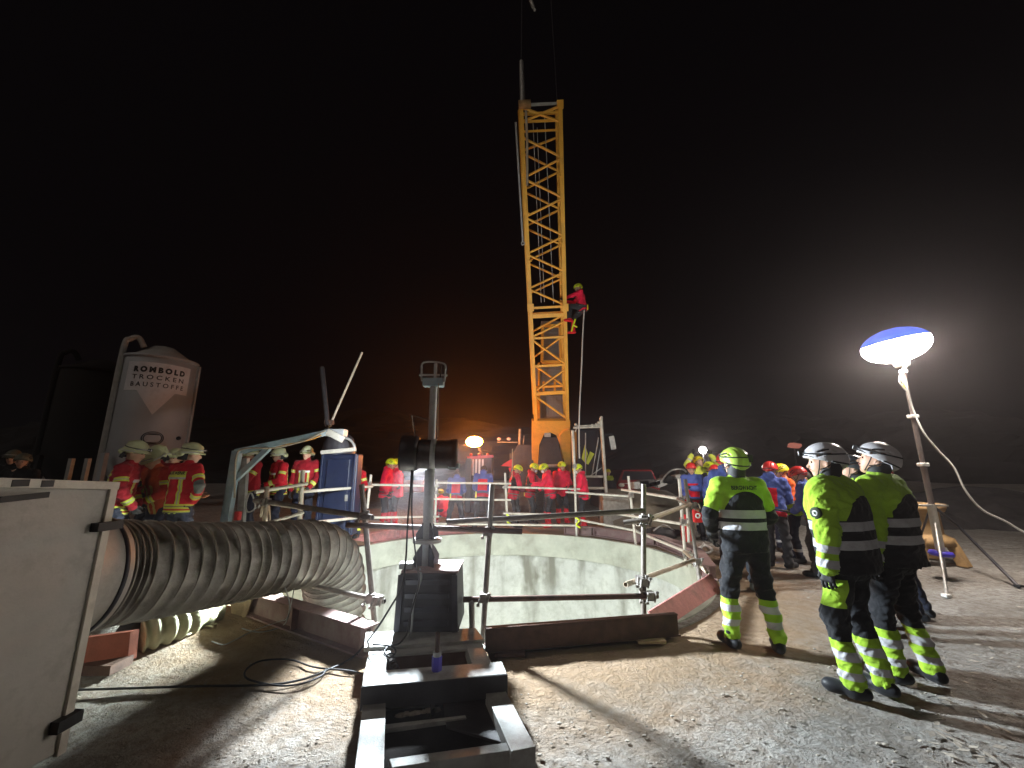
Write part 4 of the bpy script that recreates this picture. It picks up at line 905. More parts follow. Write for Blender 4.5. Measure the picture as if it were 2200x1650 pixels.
dpan = part('door', MB().box(((a.x + b.x) / 2, 8.235, a.z / 2 + .05), ((b.x - a.x) * .62, .04, a.z - .3)), M['cabinet'], ca, bevel=.015)
for k in range(4): part('rib', MB().box(((a.x + b.x) / 2, 8.21, .35 + k * .42), ((b.x - a.x) * .5, .02, .04)), M['cabinet'], dpan)
part('latch', MB().box((b.x - .15, 8.2, 1.05), (.05, .03, .12)), M['galv'], ca)

# ------------------------------------------------------------------ lamps in the distance
ol = root('orange_lamp', at(1019, 949, 13.2), 'glaring orange site lamp on a dark machine behind the blue jackets', 'lamp')
part('lamp_glass', MB().ico(at(1019, 949, 13.2), .20, 1.35, .6, .85, seg=16), M['orangelamp'], ol)
part('arm', MB().tube([at(1026, 960, 13.2), at(1042, 985, 13.2)], .02, 6), M['rust'], ol)
mc = root('red_machine', at(1025, 1040, 13.2), 'dark upright machine frame with red trim under the orange lamp', 'machine')
part('frame_post', MB().bar(at(1006, 1100, 12.3), at(1008, 985, 12.3), .13, .12), M['black'], mc)
part('cross_frame', MB().bar(at(1004, 984, 12.4), at(1060, 980, 12.4), .1, .08), M['redplastic'], mc)
part('housing', MB().box(at(1030, 1040, 13.4), (.85, .8, 1.7)), M['darksteel'], mc, bevel=.03)
for i in range(4): part('slat', MB().box(at(1016 + i * 7, 1004, 12.9), (.06, .03, .5)), M['white'], mc)
for x_ in (1012, 1030, 1048): part('knob', MB().ico(at(x_, 977, 12.4), .05, seg=8), M['redplastic'], mc)
tr = root('red_car', at(890, 1040, 14.5), 'low orange red vehicle glimpsed behind the mast', 'vehicle')
part('body', MB().box(at(893, 1040, 14.5), (.9, 1.6, .5)), M['orangebrown'], tr, bevel=.08); part('window', MB().box(at(893, 1027, 13.65), (.7, .05, .14)), M['glass'], tr)
fl = root('red_flag', at(1101, 1020, 11.9), 'small red flag on a thin rod beside the crane', 'flag')
part('rod', MB().tube([at(1100, 1070, 11.9), at(1101, 964, 11.9)], .013, 6), M['tan'], fl)
part('cloth', MB().prism([at(1100, 986, 11.9), at(1100, 1003, 11.9), at(1076, 1001, 11.95), at(1090, 991, 11.92)], (0, .015, 0)), M['flag'], fl)
part('cloth', MB().prism([at(1100, 1003, 11.9), at(1096, 1015, 11.9), at(1092, 1006, 11.9)], (0, .015, 0)), M['flag'], fl)
wl2 = root('flood_lamp', at(1510, 967, 16), 'small glaring white lamp far behind the right hand crowd', 'lamp')
part('lens', MB().ico(at(1510, 967, 16), .13, 1.1, .6, 1, seg=12), M['whitelamp'], wl2)
part('stand', MB().tube([at(1510, 972, 16.1), Vector((at(1510, 972, 16.1).x, 16.1, 0))], .03, 6), M['darksteel'], wl2)
sg = root('signal_lamp', at(1706, 957, 22), 'faint reddish light in the dark above the right hand crowd', 'lamp')
part('lens', MB().ico(at(1706, 957, 22), .26, 1.5, .5, .6, .25, 10, 3), M['redlamp'], sg)
part('stand', MB().tube([at(1706, 962, 22.1), Vector((at(1706, 962, 22.1).x, 22.1, 0))], .04, 6), M['darksteel'], sg)

# ------------------------------------------------------------------ balloon light on its tripod
bY = 6.5
M['pole'] = mat('brownish pole', (.16, .13, .12), .5, var=.2)
btop, bbot = at(1926, 790, bY), at(2034, 1243, bY)
btop = at(1926, 795, bY); 
bal = root('balloon_light', G(2034, 1243), 'lit balloon work light with a blue top on a tall leaning tripod', 'balloon light')
axd = Vector((.06, 0, 1)).normalized(); tilt = Matrix.Rotation(R(-9), 3, 'Y'); bc = at(1923, 742, bY)
aa, cc_ = .45, .285
pr = [(math.sin(R(t)) * aa, -math.cos(R(t)) * cc_) for t in range(0, 103, 6)]
zax = tilt @ Vector((0, 0, 1))
part('lit_envelope', MB().lathe(pr, bc, zax, 40), M['balloonwhite'], bal)
mb_ = MB(); pr2 = [(math.sin(R(t)) * aa * 1.004, -math.cos(R(t)) * cc_ * 1.004) for t in list(range(100, 180, 8)) + [180]]
mb_.lathe(pr2, bc, zax, 40); part('blue_cap', mb_, M['balloonblue'], bal)
for k in range(8):
    a = 2 * math.pi * k / 8; sx_ = []
    for t in range(100, 181, 13):
        v = Vector((math.sin(R(t)) * aa * math.cos(a), math.sin(R(t)) * aa * math.sin(a), -math.cos(R(t)) * cc_)); sx_.append(bc + tilt @ (v * 1.008))
    part('seam', MB().tube(sx_, .004, 5), M['balloonblue'], bal)
hub = bc - zax * (cc_ + .03)
part('hub', MB().lathe([(0, .05), (.10, .05), (.11, 0), (.09, -.07), (0, -.07)], hub, zax, 20), M['white'], bal)
base = G(2034, 1243) + Vector((-.02, 0, .0)); ptop = hub - Vector((0, 0, .08)); plow = at(2010, 1125, bY)
mid = ptop.lerp(plow, .33); mid2 = ptop.lerp(plow, .64)
part('pole_section', MB().tube([ptop, mid], .026, 12), M['pole'], bal); part('pole_section', MB().tube([mid, mid2], .033, 12), M['pole'], bal); part('pole_section', MB().tube([mid2, plow], .040, 12), M['pole'], bal)
part('pole_section', MB().tube([at(2000, 1083, bY), at(2022, 1190, bY)], .055, 12), M['galvlight'], bal); part('pole_section', MB().tube([at(2022, 1190, bY), base], .030, 10), M['galv'], bal)
for p_ in (mid, mid2): part('collar', MB().box(p_, (.12, .10, .055)), M['white'], bal, bevel=.01)
part('collar', MB().box(hub - Vector((0, 0, .14)), (.09, .08, .06)), M['white'], bal, bevel=.01)
part('yellow_tag', MB().ico(at(1944, 830, bY - .04), .045, 1, .7, 1.2, seg=10), mat('yellow plastic', (.75, .7, .02), .5), bal)
part('lower_collar', MB().box(at(2002, 1086, bY), (.42, .1, .025)), M['galv'], bal)
part('purple_knob', MB().lathe([(.03, -.03), (.13, -.03), (.15, 0), (.13, .04), (.03, .04)], at(2022, 1190, bY), axd, 14), M['bluepl'], bal)
f1 = G(2190, 1262); f1 = G(2190, 1262); s1 = at(2058, 1130, bY + .5)
part('leg', MB().tube([at(2003, 1086, bY), s1, f1], .022, 8), M['darksteel'], bal)
part('leg', MB().tube([at(2003, 1088, bY + .1), at(2032, 1262, bY - .5) * 1, G(2035, 1283)], .016, 8), M['galv'], bal)
part('leg', MB().tube([at(2000, 1086, bY + .1), at(1972, 1170, bY + .9)], .016, 8), M['darksteel'], bal)
part('foot', MB().box(G(2034, 1283) + Vector((0, 0, .02)), (.07, .07, .03)), M['white'], bal); part('foot', MB().box(f1 + Vector((0, 0, .02)), (.07, .07, .03)), M['black'], bal)
cable('power_cable', [hub + Vector((0, -.08, -.05)), at(1937, 812, bY - .08), at(1948, 835, bY - .1), at(1962, 880, bY - .1), at(1985, 930, bY - .2), at(2020, 972, bY - .3), at(2050, 1005, bY - .4), at(2075, 1055, bY - .5), at(2110, 1095, bY - .6), at(2160, 1120, bY - .7), at(2215, 1150, bY - .8), at(2330, 1190, bY - .9)], .013, M['ropewhite'], 'pale cable swinging from the balloon light off to the right')
cable('power_cable', [hub + Vector((-.03, -.08, -.05)), at(1932, 815, bY - .07), at(1940, 832, bY - .07), at(1948, 838, bY - .07), at(1946, 818, bY - .08), at(1936, 800, bY - .07)], .011, M['ropewhite'], 'small loop of pale cable under the balloon')
# brown steel pedestal
pdY = 7.6
pc_ = at(1994, 1200, pdY); pc_.z = 0
pd_ = root('steel_pedestal', pc_, 'yellow brown steel pedestal with splayed feet behind the balloon tripod', 'pedestal')
zt5, zm, = at(2010, 1084, pdY).z, at(2010, 1148, pdY).z
part('neck', MB().lathe([(.30, zm - .02), (.27, zm + .05), (.26, zt5 - .12), (.30, zt5 - .08)], pc_, seg=24), M['brownsteel'], pd_)
rimm = MB().lathe([(.2, zt5 - .03), (.33, zt5 - .10), (.38, zt5 - .04), (.36, zt5 + .02), (.24, zt5 + .03), (.2, zt5 - .02)], pc_, seg=20)
rimm.v = [(x + random.uniform(-.02, .02), y + random.uniform(-.02, .02), z + random.uniform(-.015, .015)) for x, y, z in rimm.v]; part('top_rim', rimm, M['brownsteel'], pd_)
part('skirt', MB().lathe([(.28, zm + .03), (.36, zm - .03), (.40, zm - .14), (.34, zm - .16)], pc_, seg=20), M['brownsteel'], pd_)
for k in range(4):
    a = R(20 + 90 * k); d = Vector((math.cos(a), math.sin(a), 0)); s_ = Vector((-d.y, d.x, 0)) * .09; pz = lambda r_, z_: pc_ + d * r_ + Vector((0, 0, z_))
    part('foot', MB().prism([pz(.20, zm - .02), pz(.34, zm - .02), pz(.42, zm * .5), pz(.50, .0), pz(.36, .0), pz(.30, zm * .5)], s_ * 2), M['brownsteel'], pd_, bevel=.015)
# far left: dim posts in the dark
for i, (x_, l_) in enumerate(((155, 'dim post standing left of the silo leg'), (190, 'dim post standing closest to the silo leg'))):
    a = at(x_, 985, 9.0); single('post', MB().bar(a, Vector((a.x, a.y, 0)), .08, .08), M['frame'], l_, 'post', 'posts in the dark at left')
# ------------------------------------------------------------------ people: bodies and clothes grown as smooth distance fields
F32 = np.float32
def V3(*a): return np.array(a, dtype=np.float64)
def nrm(a): return a / (np.linalg.norm(a) + 1e-9)
def cap(P, a, b, ra, rb, sq=None):
    a = np.asarray(a, F32); b = np.asarray(b, F32); pa = P - a; ba = b - a
    h = np.clip(pa @ ba / max(1e-6, float(ba @ ba)), 0, 1)
    q = pa - h[:, None] * ba
    if sq is not None:
        d, k = sq; d = np.asarray(d, F32); q = q + (q @ d)[:, None] * d * (k - 1)
    return np.sqrt((q * q).sum(1)) - (ra + (rb - ra) * h)
def ell(P, c, ax, r):         # ax rows = axes, r radii
    q = (P - np.asarray(c, F32)) @ np.asarray(ax, F32).T / np.asarray(r, F32)
    n = np.sqrt((q * q).sum(1)); return (n - 1) * min(r)
def smin(a, b, k):
    h = np.clip(.5 + .5 * (b - a) / k, 0, 1); return b * (1 - h) + a * h - k * h * (1 - h)
def nets(fn, lo, hi, cell):
    lo = np.asarray(lo, np.float64); n = (np.ceil((np.asarray(hi) - lo) / cell).astype(int) // 4 + 1) * 4
    nb = n // 4; g = [lo[i] + (np.arange(nb[i]) * 4 + 1.5) * cell for i in range(3)]
    Cc = np.stack(np.meshgrid(*g, indexing='ij'), -1).reshape(-1, 3).astype(F32); dc = fn(Cc)
    V = np.repeat(np.repeat(np.repeat(dc.reshape(nb), 4, 0), 4, 1), 4, 2)
    act = np.nonzero(np.abs(dc) < cell * 4.6 + .012)[0]
    off = np.stack(np.meshgrid(*[np.arange(4)] * 3, indexing='ij'), -1).reshape(-1, 3)
    b3 = np.stack(np.unravel_index(act, nb), -1); idx = (b3[:, None, :] * 4 + off[None]).reshape(-1, 3)
    V[idx[:, 0], idx[:, 1], idx[:, 2]] = fn((lo + idx * cell).astype(F32))
    S = V < 0; acc = np.zeros((n[0] - 1, n[1] - 1, n[2] - 1, 3), F32); cnt = np.zeros(acc.shape[:3], F32); E = []
    for ax in range(3):
        s0 = [slice(None)] * 3; s1 = [slice(None)] * 3; s0[ax] = slice(0, -1); s1[ax] = slice(1, None)
        v0, v1 = V[tuple(s0)], V[tuple(s1)]; X = S[tuple(s0)] != S[tuple(s1)]; e = np.stack(np.nonzero(X), -1); E.append((e, S[tuple(s0)][X]))
        t = (v0[X] / (v0[X] - v1[X])); p = e.astype(F32); p[:, ax] += t
        o1, o2 = [(1, 2), (2, 0), (0, 1)][ax]
        for da in (0, 1):
            for db in (0, 1):
                c = e.copy(); c[:, o1] -= da; c[:, o2] -= db
                ok = (c >= 0).all(1) & (c < np.array(cnt.shape)).all(1); c = c[ok]
                np.add.at(acc, (c[:, 0], c[:, 1], c[:, 2]), p[ok]); np.add.at(cnt, (c[:, 0], c[:, 1], c[:, 2]), 1)
    m = cnt > 0; ids = np.full(cnt.shape, -1); ids[m] = np.arange(m.sum()); vs = lo + acc[m] / cnt[m][:, None] * cell
    fs = []
    for ax in range(3):
        e, ins = E[ax]; o1, o2 = [(1, 2), (2, 0), (0, 1)][ax]
        ok = (e[:, o1] > 0) & (e[:, o2] > 0) & (e[:, o1] < cnt.shape[o1]) & (e[:, o2] < cnt.shape[o2]); e = e[ok]; ins = ins[ok]; q = []
        for da, db in ((1, 1), (0, 1), (0, 0), (1, 0)):
            c = e.copy(); c[:, o1] -= da; c[:, o2] -= db; q.append(ids[c[:, 0], c[:, 1], c[:, 2]])
        q = np.stack(q, -1); q[~ins] = q[~ins][:, ::-1]; fs.append(q)
    fs = np.concatenate(fs); vs = vs.astype(F32)
    d = fn(vs); h = cell * .3; gr = np.stack([fn(vs + np.eye(3, dtype=F32)[i] * h) - d for i in range(3)], -1) / h
    gl = np.maximum(.3, np.sqrt((gr * gr).sum(1))); vs = vs - gr * (np.clip(d, -cell, cell) / gl ** 2)[:, None] * .9
    return vs, fs
def npmesh(name, vs, fs, mats, midx=None, attr=None, smooth=True):
    me = bpy.data.meshes.new(name); me.vertices.add(len(vs)); me.vertices.foreach_set('co', np.asarray(vs, F32).ravel())
    me.loops.add(len(fs) * 4); me.loops.foreach_set('vertex_index', fs.ravel().astype(np.int32)); me.polygons.add(len(fs))
    me.polygons.foreach_set('loop_start', np.arange(0, len(fs) * 4, 4, dtype=np.int32))
    me.polygons.foreach_set('use_smooth', np.full(len(fs), smooth))
    for m in mats: me.materials.append(m)
    if midx is not None: me.polygons.foreach_set('material_index', midx.astype(np.int32))
    if attr is not None:
        a = me.attributes.new('wfu', 'FLOAT_VECTOR', 'POINT'); a.data.foreach_set('vector', np.asarray(attr, F32).ravel())
    me.update(); me.validate(); return me
def child(name, me, parent, label=None):
    o = bpy.data.objects.new(name, me); C.objects.link(o); o.parent = parent
    if label: o['label'] = label
    return o

def cloth(name, base, ops=(), rough=.85, bump=.75):
    m = bpy.data.materials.new(name); m.use_nodes = True; nt = m.node_tree; b = nt.nodes['Principled BSDF']; N = nt.nodes.new; L = nt.links.new
    b.inputs['Roughness'].default_value = rough; b.inputs['Specular IOR Level'].default_value = .25; b.inputs['Sheen Weight'].default_value = .08
    at_ = N('ShaderNodeAttribute'); at_.attribute_name = 'wfu'; sp = N('ShaderNodeSeparateXYZ'); L(at_.outputs['Vector'], sp.inputs[0])
    w, f, u = sp.outputs
    def mth(op, a, b_=None):
        n = N('ShaderNodeMath'); n.operation = op
        for i, x in enumerate((a, b_)):
            if x is None: continue
            if isinstance(x, (int, float)): n.inputs[i].default_value = x
            else: L(x, n.inputs[i])
        return n.outputs[0]
    def rng(x, a, b_): return mth('MULTIPLY', mth('GREATER_THAN', x, a), mth('LESS_THAN', x, b_))
    tc = N('ShaderNodeTexCoord'); nz = N('ShaderNodeTexNoise'); nz.inputs['Scale'].default_value = 7; nz.inputs['Detail'].default_value = 5; L(tc.outputs['Object'], nz.inputs['Vector'])
    col = N('ShaderNodeRGB'); col.outputs[0].default_value = (*base, 1); out = col.outputs[0]
    for op in ops:
        k, pr, c = op[0], op[1], op[2]; aw = mth('ABSOLUTE', w)
        if k == 'u': msk = rng(u, *pr)
        elif k == 'rect': msk = mth('MULTIPLY', rng(w, pr[0], pr[1]), rng(u, pr[2], pr[3]))
        elif k == 'arect': msk = mth('MULTIPLY', rng(aw, pr[0], pr[1]), rng(u, pr[2], pr[3]))
        elif k == 'ell':
            a = mth('DIVIDE', mth('SUBTRACT', w, pr[0]), pr[2]); e = mth('DIVIDE', mth('SUBTRACT', u, pr[1]), pr[3])
            msk = mth('LESS_THAN', mth('ADD', mth('MULTIPLY', a, a), mth('MULTIPLY', e, e)), 1)
        if len(op) > 3 and op[3]: msk = mth('MULTIPLY', msk, mth('GREATER_THAN' if op[3] > 0 else 'LESS_THAN', f, 0))
        x = N('ShaderNodeMix'); x.data_type = 'RGBA'; L(msk, x.inputs[0]); L(out, x.inputs[6]); x.inputs[7].default_value = (*c, 1); out = x.outputs[2]
    mr = N('ShaderNodeMapRange'); mr.inputs['From Min'].default_value = .3; mr.inputs['From Max'].default_value = .7; mr.inputs['To Min'].default_value = .8; mr.inputs['To Max'].default_value = 1.15; L(nz.outputs['Fac'], mr.inputs['Value'])
    hs = N('ShaderNodeHueSaturation'); L(out, hs.inputs['Color']); L(mr.outputs[0], hs.inputs['Value']); L(hs.outputs[0], b.inputs['Base Color'])
    n2 = N('ShaderNodeTexNoise'); n2.inputs['Scale'].default_value = 16; n2.inputs['Detail'].default_value = 4; n2.inputs['Distortion'].default_value = .8; L(tc.outputs['Object'], n2.inputs['Vector'])
    bp_ = N('ShaderNodeBump'); bp_.inputs['Strength'].default_value = bump; bp_.inputs['Distance'].default_value = .02; L(n2.outputs['Fac'], bp_.inputs['Height']); L(bp_.outputs[0], b.inputs['Normal'])
    return m
HV = (.28, .47, .03); YL = (.60, .66, .09); SV = (.38, .38, .40); RD = (.46, .010, .022); DR = (.30, .010, .02); BK = (.010, .011, .014); NV = (.016, .019, .035); BL_ = (.075, .11, .36); OR = (.85, .13, .02); GY = (.13, .15, .15)
stripeY = lambda a, b: [('u', (a, b), YL), ('u', (a + (b - a) * .38, a + (b - a) * .62), (.16, .18, .14))]
fire_t = lambda base: [('arect', (.085, .135, .0, .40), YL, -1), ('arect', (.105, .115, .0, .40), SV, -1), ('arect', (.06, .10, .0, .34), YL, 1), ('arect', (.076, .084, .0, .34), SV, 1),
     ('rect', (-.155, .155, .35, .46), YL, -1), ('rect', (-.12, .155, .352, .378), SV, -1), ('rect', (-.11, .11, .32, .36), (.75, .8, .8), 1),
     ('u', (-.12, -.065), YL), ('u', (-.045, .02), YL), ('u', (-.10, -.088), (.14, .14, .10)), ('u', (-.018, -.008), (.14, .14, .10))]
fire_a = [('u', (.13, .19), YL), ('u', (.155, .165), SV), ('u', (.43, .50), YL), ('u', (.46, .47), SV), ('ell', (.0, .30, .9, .075), GY, -1)]
OUT = {
 'hv': dict(t=[('u', (-.3, .275), BK), ('ell', (0, .25, .185, .195), BK, -1), ('u', (.20, .275), SV), ('u', (.095, .165), SV)], tb=HV, a=[('u', (.24, .9), BK)], ab=HV, l=[('u', (.07, .42), HV), ('u', (.31, .37), SV), ('u', (.19, .25), SV)], lb=BK, boot=BK),
 'hv2': dict(t=[('u', (-.3, .275), BK), ('ell', (0, .25, .20, .20), BK, -1), ('u', (.20, .265), SV), ('u', (.07, .135), SV), ('rect', (.16, .21, .07, .26), SV, -1)], tb=HV, a=[('u', (.40, .455), SV), ('u', (.50, .56), SV)], ab=HV, l=[('u', (.055, .37), HV), ('u', (.25, .31), SV), ('u', (.13, .18), SV)], lb=BK, boot=BK),
 'hv3': None,
 'fire': dict(t=fire_t(RD), tb=RD, a=fire_a, ab=RD, l=[('u', (.16, .22), YL), ('u', (.30, .34), SV)], lb=NV, boot=BK),
 'fired': dict(t=fire_t(DR), tb=DR, a=fire_a, ab=DR, l=[('u', (.16, .22), YL)], lb=NV, boot=BK),
 'fireo': dict(t=[('arect', (.03, .07, -.1, .34), (.5, .42, .12))], tb=(.45, .07, .02), a=fire_a, ab=(.42, .03, .02), l=[], lb=NV, boot=BK),
 'resc': dict(t=[], tb=(.80, .014, .06), a=[], ab=(.80, .014, .06), l=[('u', (.0, .42), (.70, .015, .03), 0)], lb=(.03, .033, .038), boot=(.55, .01, .02)),
 'resc2': dict(t=[('arect', (.10, .25, .1, .5), BK)], tb=(.55, .012, .04), a=[('u', (.30, .6), (.14, .02, .05))], ab=(.60, .012, .045), l=[], lb=(.04, .05, .055), boot=BK),
 'blue': dict(t=[('arect', (-.1, .13, .05, .37), (.70, .012, .03)), ('u', (-.2, -.02), (.5, .01, .03))], tb=BL_, a=[], ab=BL_, l=[], lb=(.035, .035, .04), boot=BK),
 'org': dict(t=[('u', (-.2, .12), HV), ('u', (.12, .17), (.7, .7, .6))], tb=OR, a=[], ab=OR, l=[('u', (.2, .25), SV)], lb=NV, boot=BK),
 'hvj': dict(t=[('u', (-.2, .12), NV), ('u', (.14, .18), SV)], tb=YL, a=[('u', (.4, .44), SV)], ab=YL, l=[('u', (.2, .25), SV)], lb=NV, boot=BK),
 'black': dict(t=[], tb=(.01, .01, .012), a=[], ab=(.01, .01, .012), l=[], lb=BK, boot=BK),
 'dark': dict(t=[('u', (.40, .6), (.35, .42, .03))], tb=BK, a=[], ab=BK, l=[], lb=BK, boot=(.2, .25, .25)),
 'hvor': dict(t=[('u', (.30, .35), (.8, .8, .7)), ('u', (.15, .2), (.8, .8, .7))], tb=(.85, .06, .02), a=[], ab=(.85, .06, .02), l=[], lb=NV, boot=BK),
}
OUT['hv3'] = dict(OUT['hv2']); OUT['hv3']['l'] = OUT['hv2']['l'] + [('rect', (-.32, -.16, .60, .80), HV)]
for k, o in OUT.items():
    o['mt'] = cloth('jacket cloth ' + k, o['tb'], o['t']); o['ma'] = cloth('sleeve cloth ' + k, o['ab'], o['a']); o['ml'] = cloth('trouser cloth ' + k, o['lb'], o['l']); o['mb'] = cloth('boot leather ' + k, o['boot'], rough=.5, bump=.1)
SKIN = mat('skin', (.52, .30, .21), .55, var=.08, vscale=12, bump=.1, bscale=60)
GLOVE = mat('black glove', (.018, .018, .02), .7, var=.3); HAIR = mat('dark hair', (.03, .02, .015), .8, var=.3)
MASK = mat('white face mask', (.75, .76, .78), .9, var=.05); EYEM = mat('eye', (.02, .015, .012), .2); MOUTH = mat('lips', (.35, .12, .10), .6)
HM = {'fluo': mat('fluorescent yellow helmet', (.66, .78, .02), .4, var=.06, coat=.2), 'lime': mat('lime helmet', (.36, .52, .07), .35, var=.1, coat=.3, dirt=(.2, .25, .1)),
      'red': mat('red helmet', (.62, .025, .025), .35, var=.08, coat=.3), 'white': mat('white grey helmet', (.52, .50, .52), .3, var=.06, coat=.4), 'black': mat('black helmet', (.05, .055, .065), .3, var=.1, coat=.4),
      'fire': mat('pale luminous helmet', (.56, .58, .34), .5, var=.12, dirt=(.3, .28, .2), dscale=9), 'dim': mat('shaded helmet', (.10, .10, .07), .6, var=.2), 'yel': mat('yellow helmet', (.75, .62, .02), .4, var=.06)}  # the dim helmet has the far left gloom put into its colour
I3 = np.eye(3)
def helm_rescue(P, t=0.):
    o = ell(P, (0, -.008, .022), I3, (.122 - t, .152 - t, .128 - t))
    o = smin(o, ell(P, (0, -.075, -.012), I3, (.095 - t, .075 - t, .05 - t)), .03)
    return o
def f_resc(P):
    d = helm_rescue(P); side = np.abs(P[:, 0])
    for y0, y1, z0, z1 in ((.07, -.02, .065, .088), (.055, -.03, .035, .052), (-.05, -.10, .08, .06)):
        g = np.minimum(cap(P, (.105, y0, z0), (.105, y1, z1), .010, .010), cap(P, (-.105, y0, z0), (-.105, y1, z1), .010, .010)); d = np.maximum(d, -(g + 0 * d))
    d = d + .0035 * np.exp(-((side - .045) / .008) ** 2)
    d = np.maximum(d, -helm_rescue(P, .013)); cut = (-.012 + .22 * P[:, 1] + 1.2 * np.maximum(0, -P[:, 1] - .08) * -1) - P[:, 2]
    return np.maximum(d, cut)
def f_fire(P):
    d = ell(P, (0, -.012, .022), I3, (.120, .148, .142)); rim = cap(P, (0, -.05, -.02), (0, .03, -.002), .118, .118, ((0, 0, 1), 7))
    rim = np.maximum(rim, np.abs(P[:, 2] + .012 - .16 * P[:, 1]) - .012) if False else rim
    d = smin(d, rim, .02); d = smin(d, cap(P, (0, .1, .09), (0, -.13, .10), .02, .02), .03)
    d = smin(d, ell(P, (0, .14, .0), I3, (.09, .030, .012)), .015)
    d = smin(d, ell(P, (0, -.14, -.035), I3, (.115, .055, .05)), .03)
    d = np.maximum(d, -ell(P, (0, -.012, .015), I3, (.110, .140, .118)))
    return np.maximum(d, (-.03 + .13 * P[:, 1] - .03 * (P[:, 1] < -.1)) - P[:, 2])
HC = {}
def helmet(kind, colr, parent, Mh, strapc=None):
    key = (kind, colr)
    if key not in HC:
        vs, fs = nets(f_resc if kind == 'resc' else f_fire, (-.18, -.23, -.12), (.18, .23, .19), .0075); me = npmesh('helmet', vs, fs, [HM[colr]])
        sub = []
        if kind == 'resc':
            v = MB()
            for s in (-1, 1):
                for y0, y1, z0, z1 in ((.06, -.02, .064, .086), (.05, -.03, .034, .051)): v.tube([(s * .102, y0, z0), (s * .108, (y0 + y1) / 2, (z0 + z1) / 2 + .006), (s * .102, y1, z1)], .0065, 6)
            v.tube(spline([(-.113, .03, .005), (-.06, .135, .035), (.06, .135, .035), (.113, .03, .005)], 6), .004, 5)
            sub.append(('vent', v.mesh('vent'), GLOVE))
            st = MB(); 
            for s in (-1, 1):
                st.tube([(s * .108, .05, .0), (s * .088, .055, -.06), (s * .045, .062, -.118)], .0045, 5); st.tube([(s * .105, -.06, -.01), (s * .088, .02, -.065), (s * .085, .05, -.075)], .0045, 5)
            st.tube([(-.045, .062, -.118), (0, .066, -.124), (.045, .062, -.118)], .005, 5); sub.append(('chin_strap', st.mesh('chin_strap'), GLOVE))
            b = MB().tube(spline([(-.125, -.03, -.01), (-.10, -.11, -.025), (0, -.155, -.03), (.10, -.11, -.025), (.125, -.03, -.01)], 6), .007, 6); sub.append(('rear_band', b.mesh('rear_band'), GLOVE))
        else:
            b = MB().tube(spline([(-.136, .06, .005), (-.14, -.05, -.003), (-.09, -.15, -.012), (0, -.18, -.015), (.09, -.15, -.012), (.14, -.05, -.003), (.136, .06, .005)], 6), .008, 6); sub.append(('reflective_band', b.mesh('reflective_band'), HM['white']))
            nk = MB(); pts = []
            for i in range(13):
                a = R(200 + 140 * i / 12); pts.append((math.cos(a) * .125, math.sin(a) * .15 - .01))
            for i in range(12):
                (x0, y0), (x1, y1) = pts[i], pts[i + 1]; nk.prism([(x0, y0, -.02), (x1, y1, -.02), (x1 * 1.05, y1 * 1.05, -.12), (x0 * 1.05, y0 * 1.05, -.12)], (-(x0 + x1) * .02, -(y0 + y1) * .02, 0))
            sub.append(('neck_guard', nk.mesh('neck_guard'), GLOVE))
            vz = MB().tube(spline([(-.122, .05, .035), (-.085, .125, .05), (0, .165, .055), (.09, .13, .05), (.13, .05, .035)], 6), .009, 8); sub.append(('visor', vz.mesh('visor'), mat('smoky visor', (.35, .35, .33), .15, coat=.5)))
        for nm, me2, m2 in sub: me2.materials.append(m2)
        HC[key] = (me, sub)
    me, sub = HC[key]; h = child('helmet', me, parent); h.matrix_local = Mh
    for nm, me2, m2 in sub: child(nm, me2, h)
    return h
def headlamp(h, rear=False):
    b = MB().box((0, .158, .055), (.055, .035, .038)); me = b.mesh('headlamp'); me.materials.append(GLOVE); o = child('headlamp', me, h)
    b = MB().lathe([(0, .176), (.016, .176), (.018, .17)], (0, 0, .055), (0, 1, 0), 12); me = b.mesh('lamp_lens'); me.materials.append(M['white']); l = child('lamp_lens', me, h)
    me = MB().tube(spline([(-.124, .0, .045), (-.09, .11, .05), (0, .147, .055), (.09, .11, .05), (.124, .0, .045), (.10, -.10, .05), (0, -.155, .055), (-.10, -.10, .05), (-.124, 0, .045)], 5), .007, 6).mesh('lamp_band'); me.materials.append(GLOVE); child('lamp_band', me, h)
    if rear:
        me = MB().box((.06, -.14, .045), (.05, .03, .075), Matrix.Rotation(R(-22), 3, 'Z')).mesh('battery_case'); me.materials.append(GLOVE); child('battery_case', me, h)
# hand, fingers towards -Z, palm facing -X (right hand)
def f_hand(P, curl=.55):
    d = np.full(len(P), 9., F32)
    for y in (-.026, -.008, .010, .026): d = smin(d, cap(P, (0, y * .7, -.012), (0, y, -.088), .017, .014), .014)
    for i, (y, L) in enumerate(((-.033, .062), (-.011, .078), (.012, .084), (.034, .076))):
        p = np.array((0, y, -.086)); ang = curl * (1.1 - i * .12); a = ang * .5; seg = (L * .45, L * .32, L * .26); r = (.0105, .0095, .0088)
        for j in range(3):
            q = p + np.array((-math.sin(a), 0, -math.cos(a))) * seg[j]; d = smin(d, cap(P, p, q, r[j], r[j] * .92), .004); p = q; a += ang
    t0, t1, t2, t3 = (-.004, .022, -.025), (-.014, .050, -.052), (-.024, .058, -.080), (-.034, .054, -.102)
    d = smin(d, cap(P, t0, t1, .017, .0135), .012); d = smin(d, cap(P, t1, t2, .0125, .011), .004); d = smin(d, cap(P, t2, t3, .011, .009), .004)
    return smin(d, cap(P, (0, 0, .04), (0, 0, -.02), .030, .024), .02)
_hv, _hf = nets(f_hand, (-.10, -.07, -.20), (.045, .09, .07), .005)
_hl = _hv.copy(); _hl[:, 0] *= -1
HANDS = {}
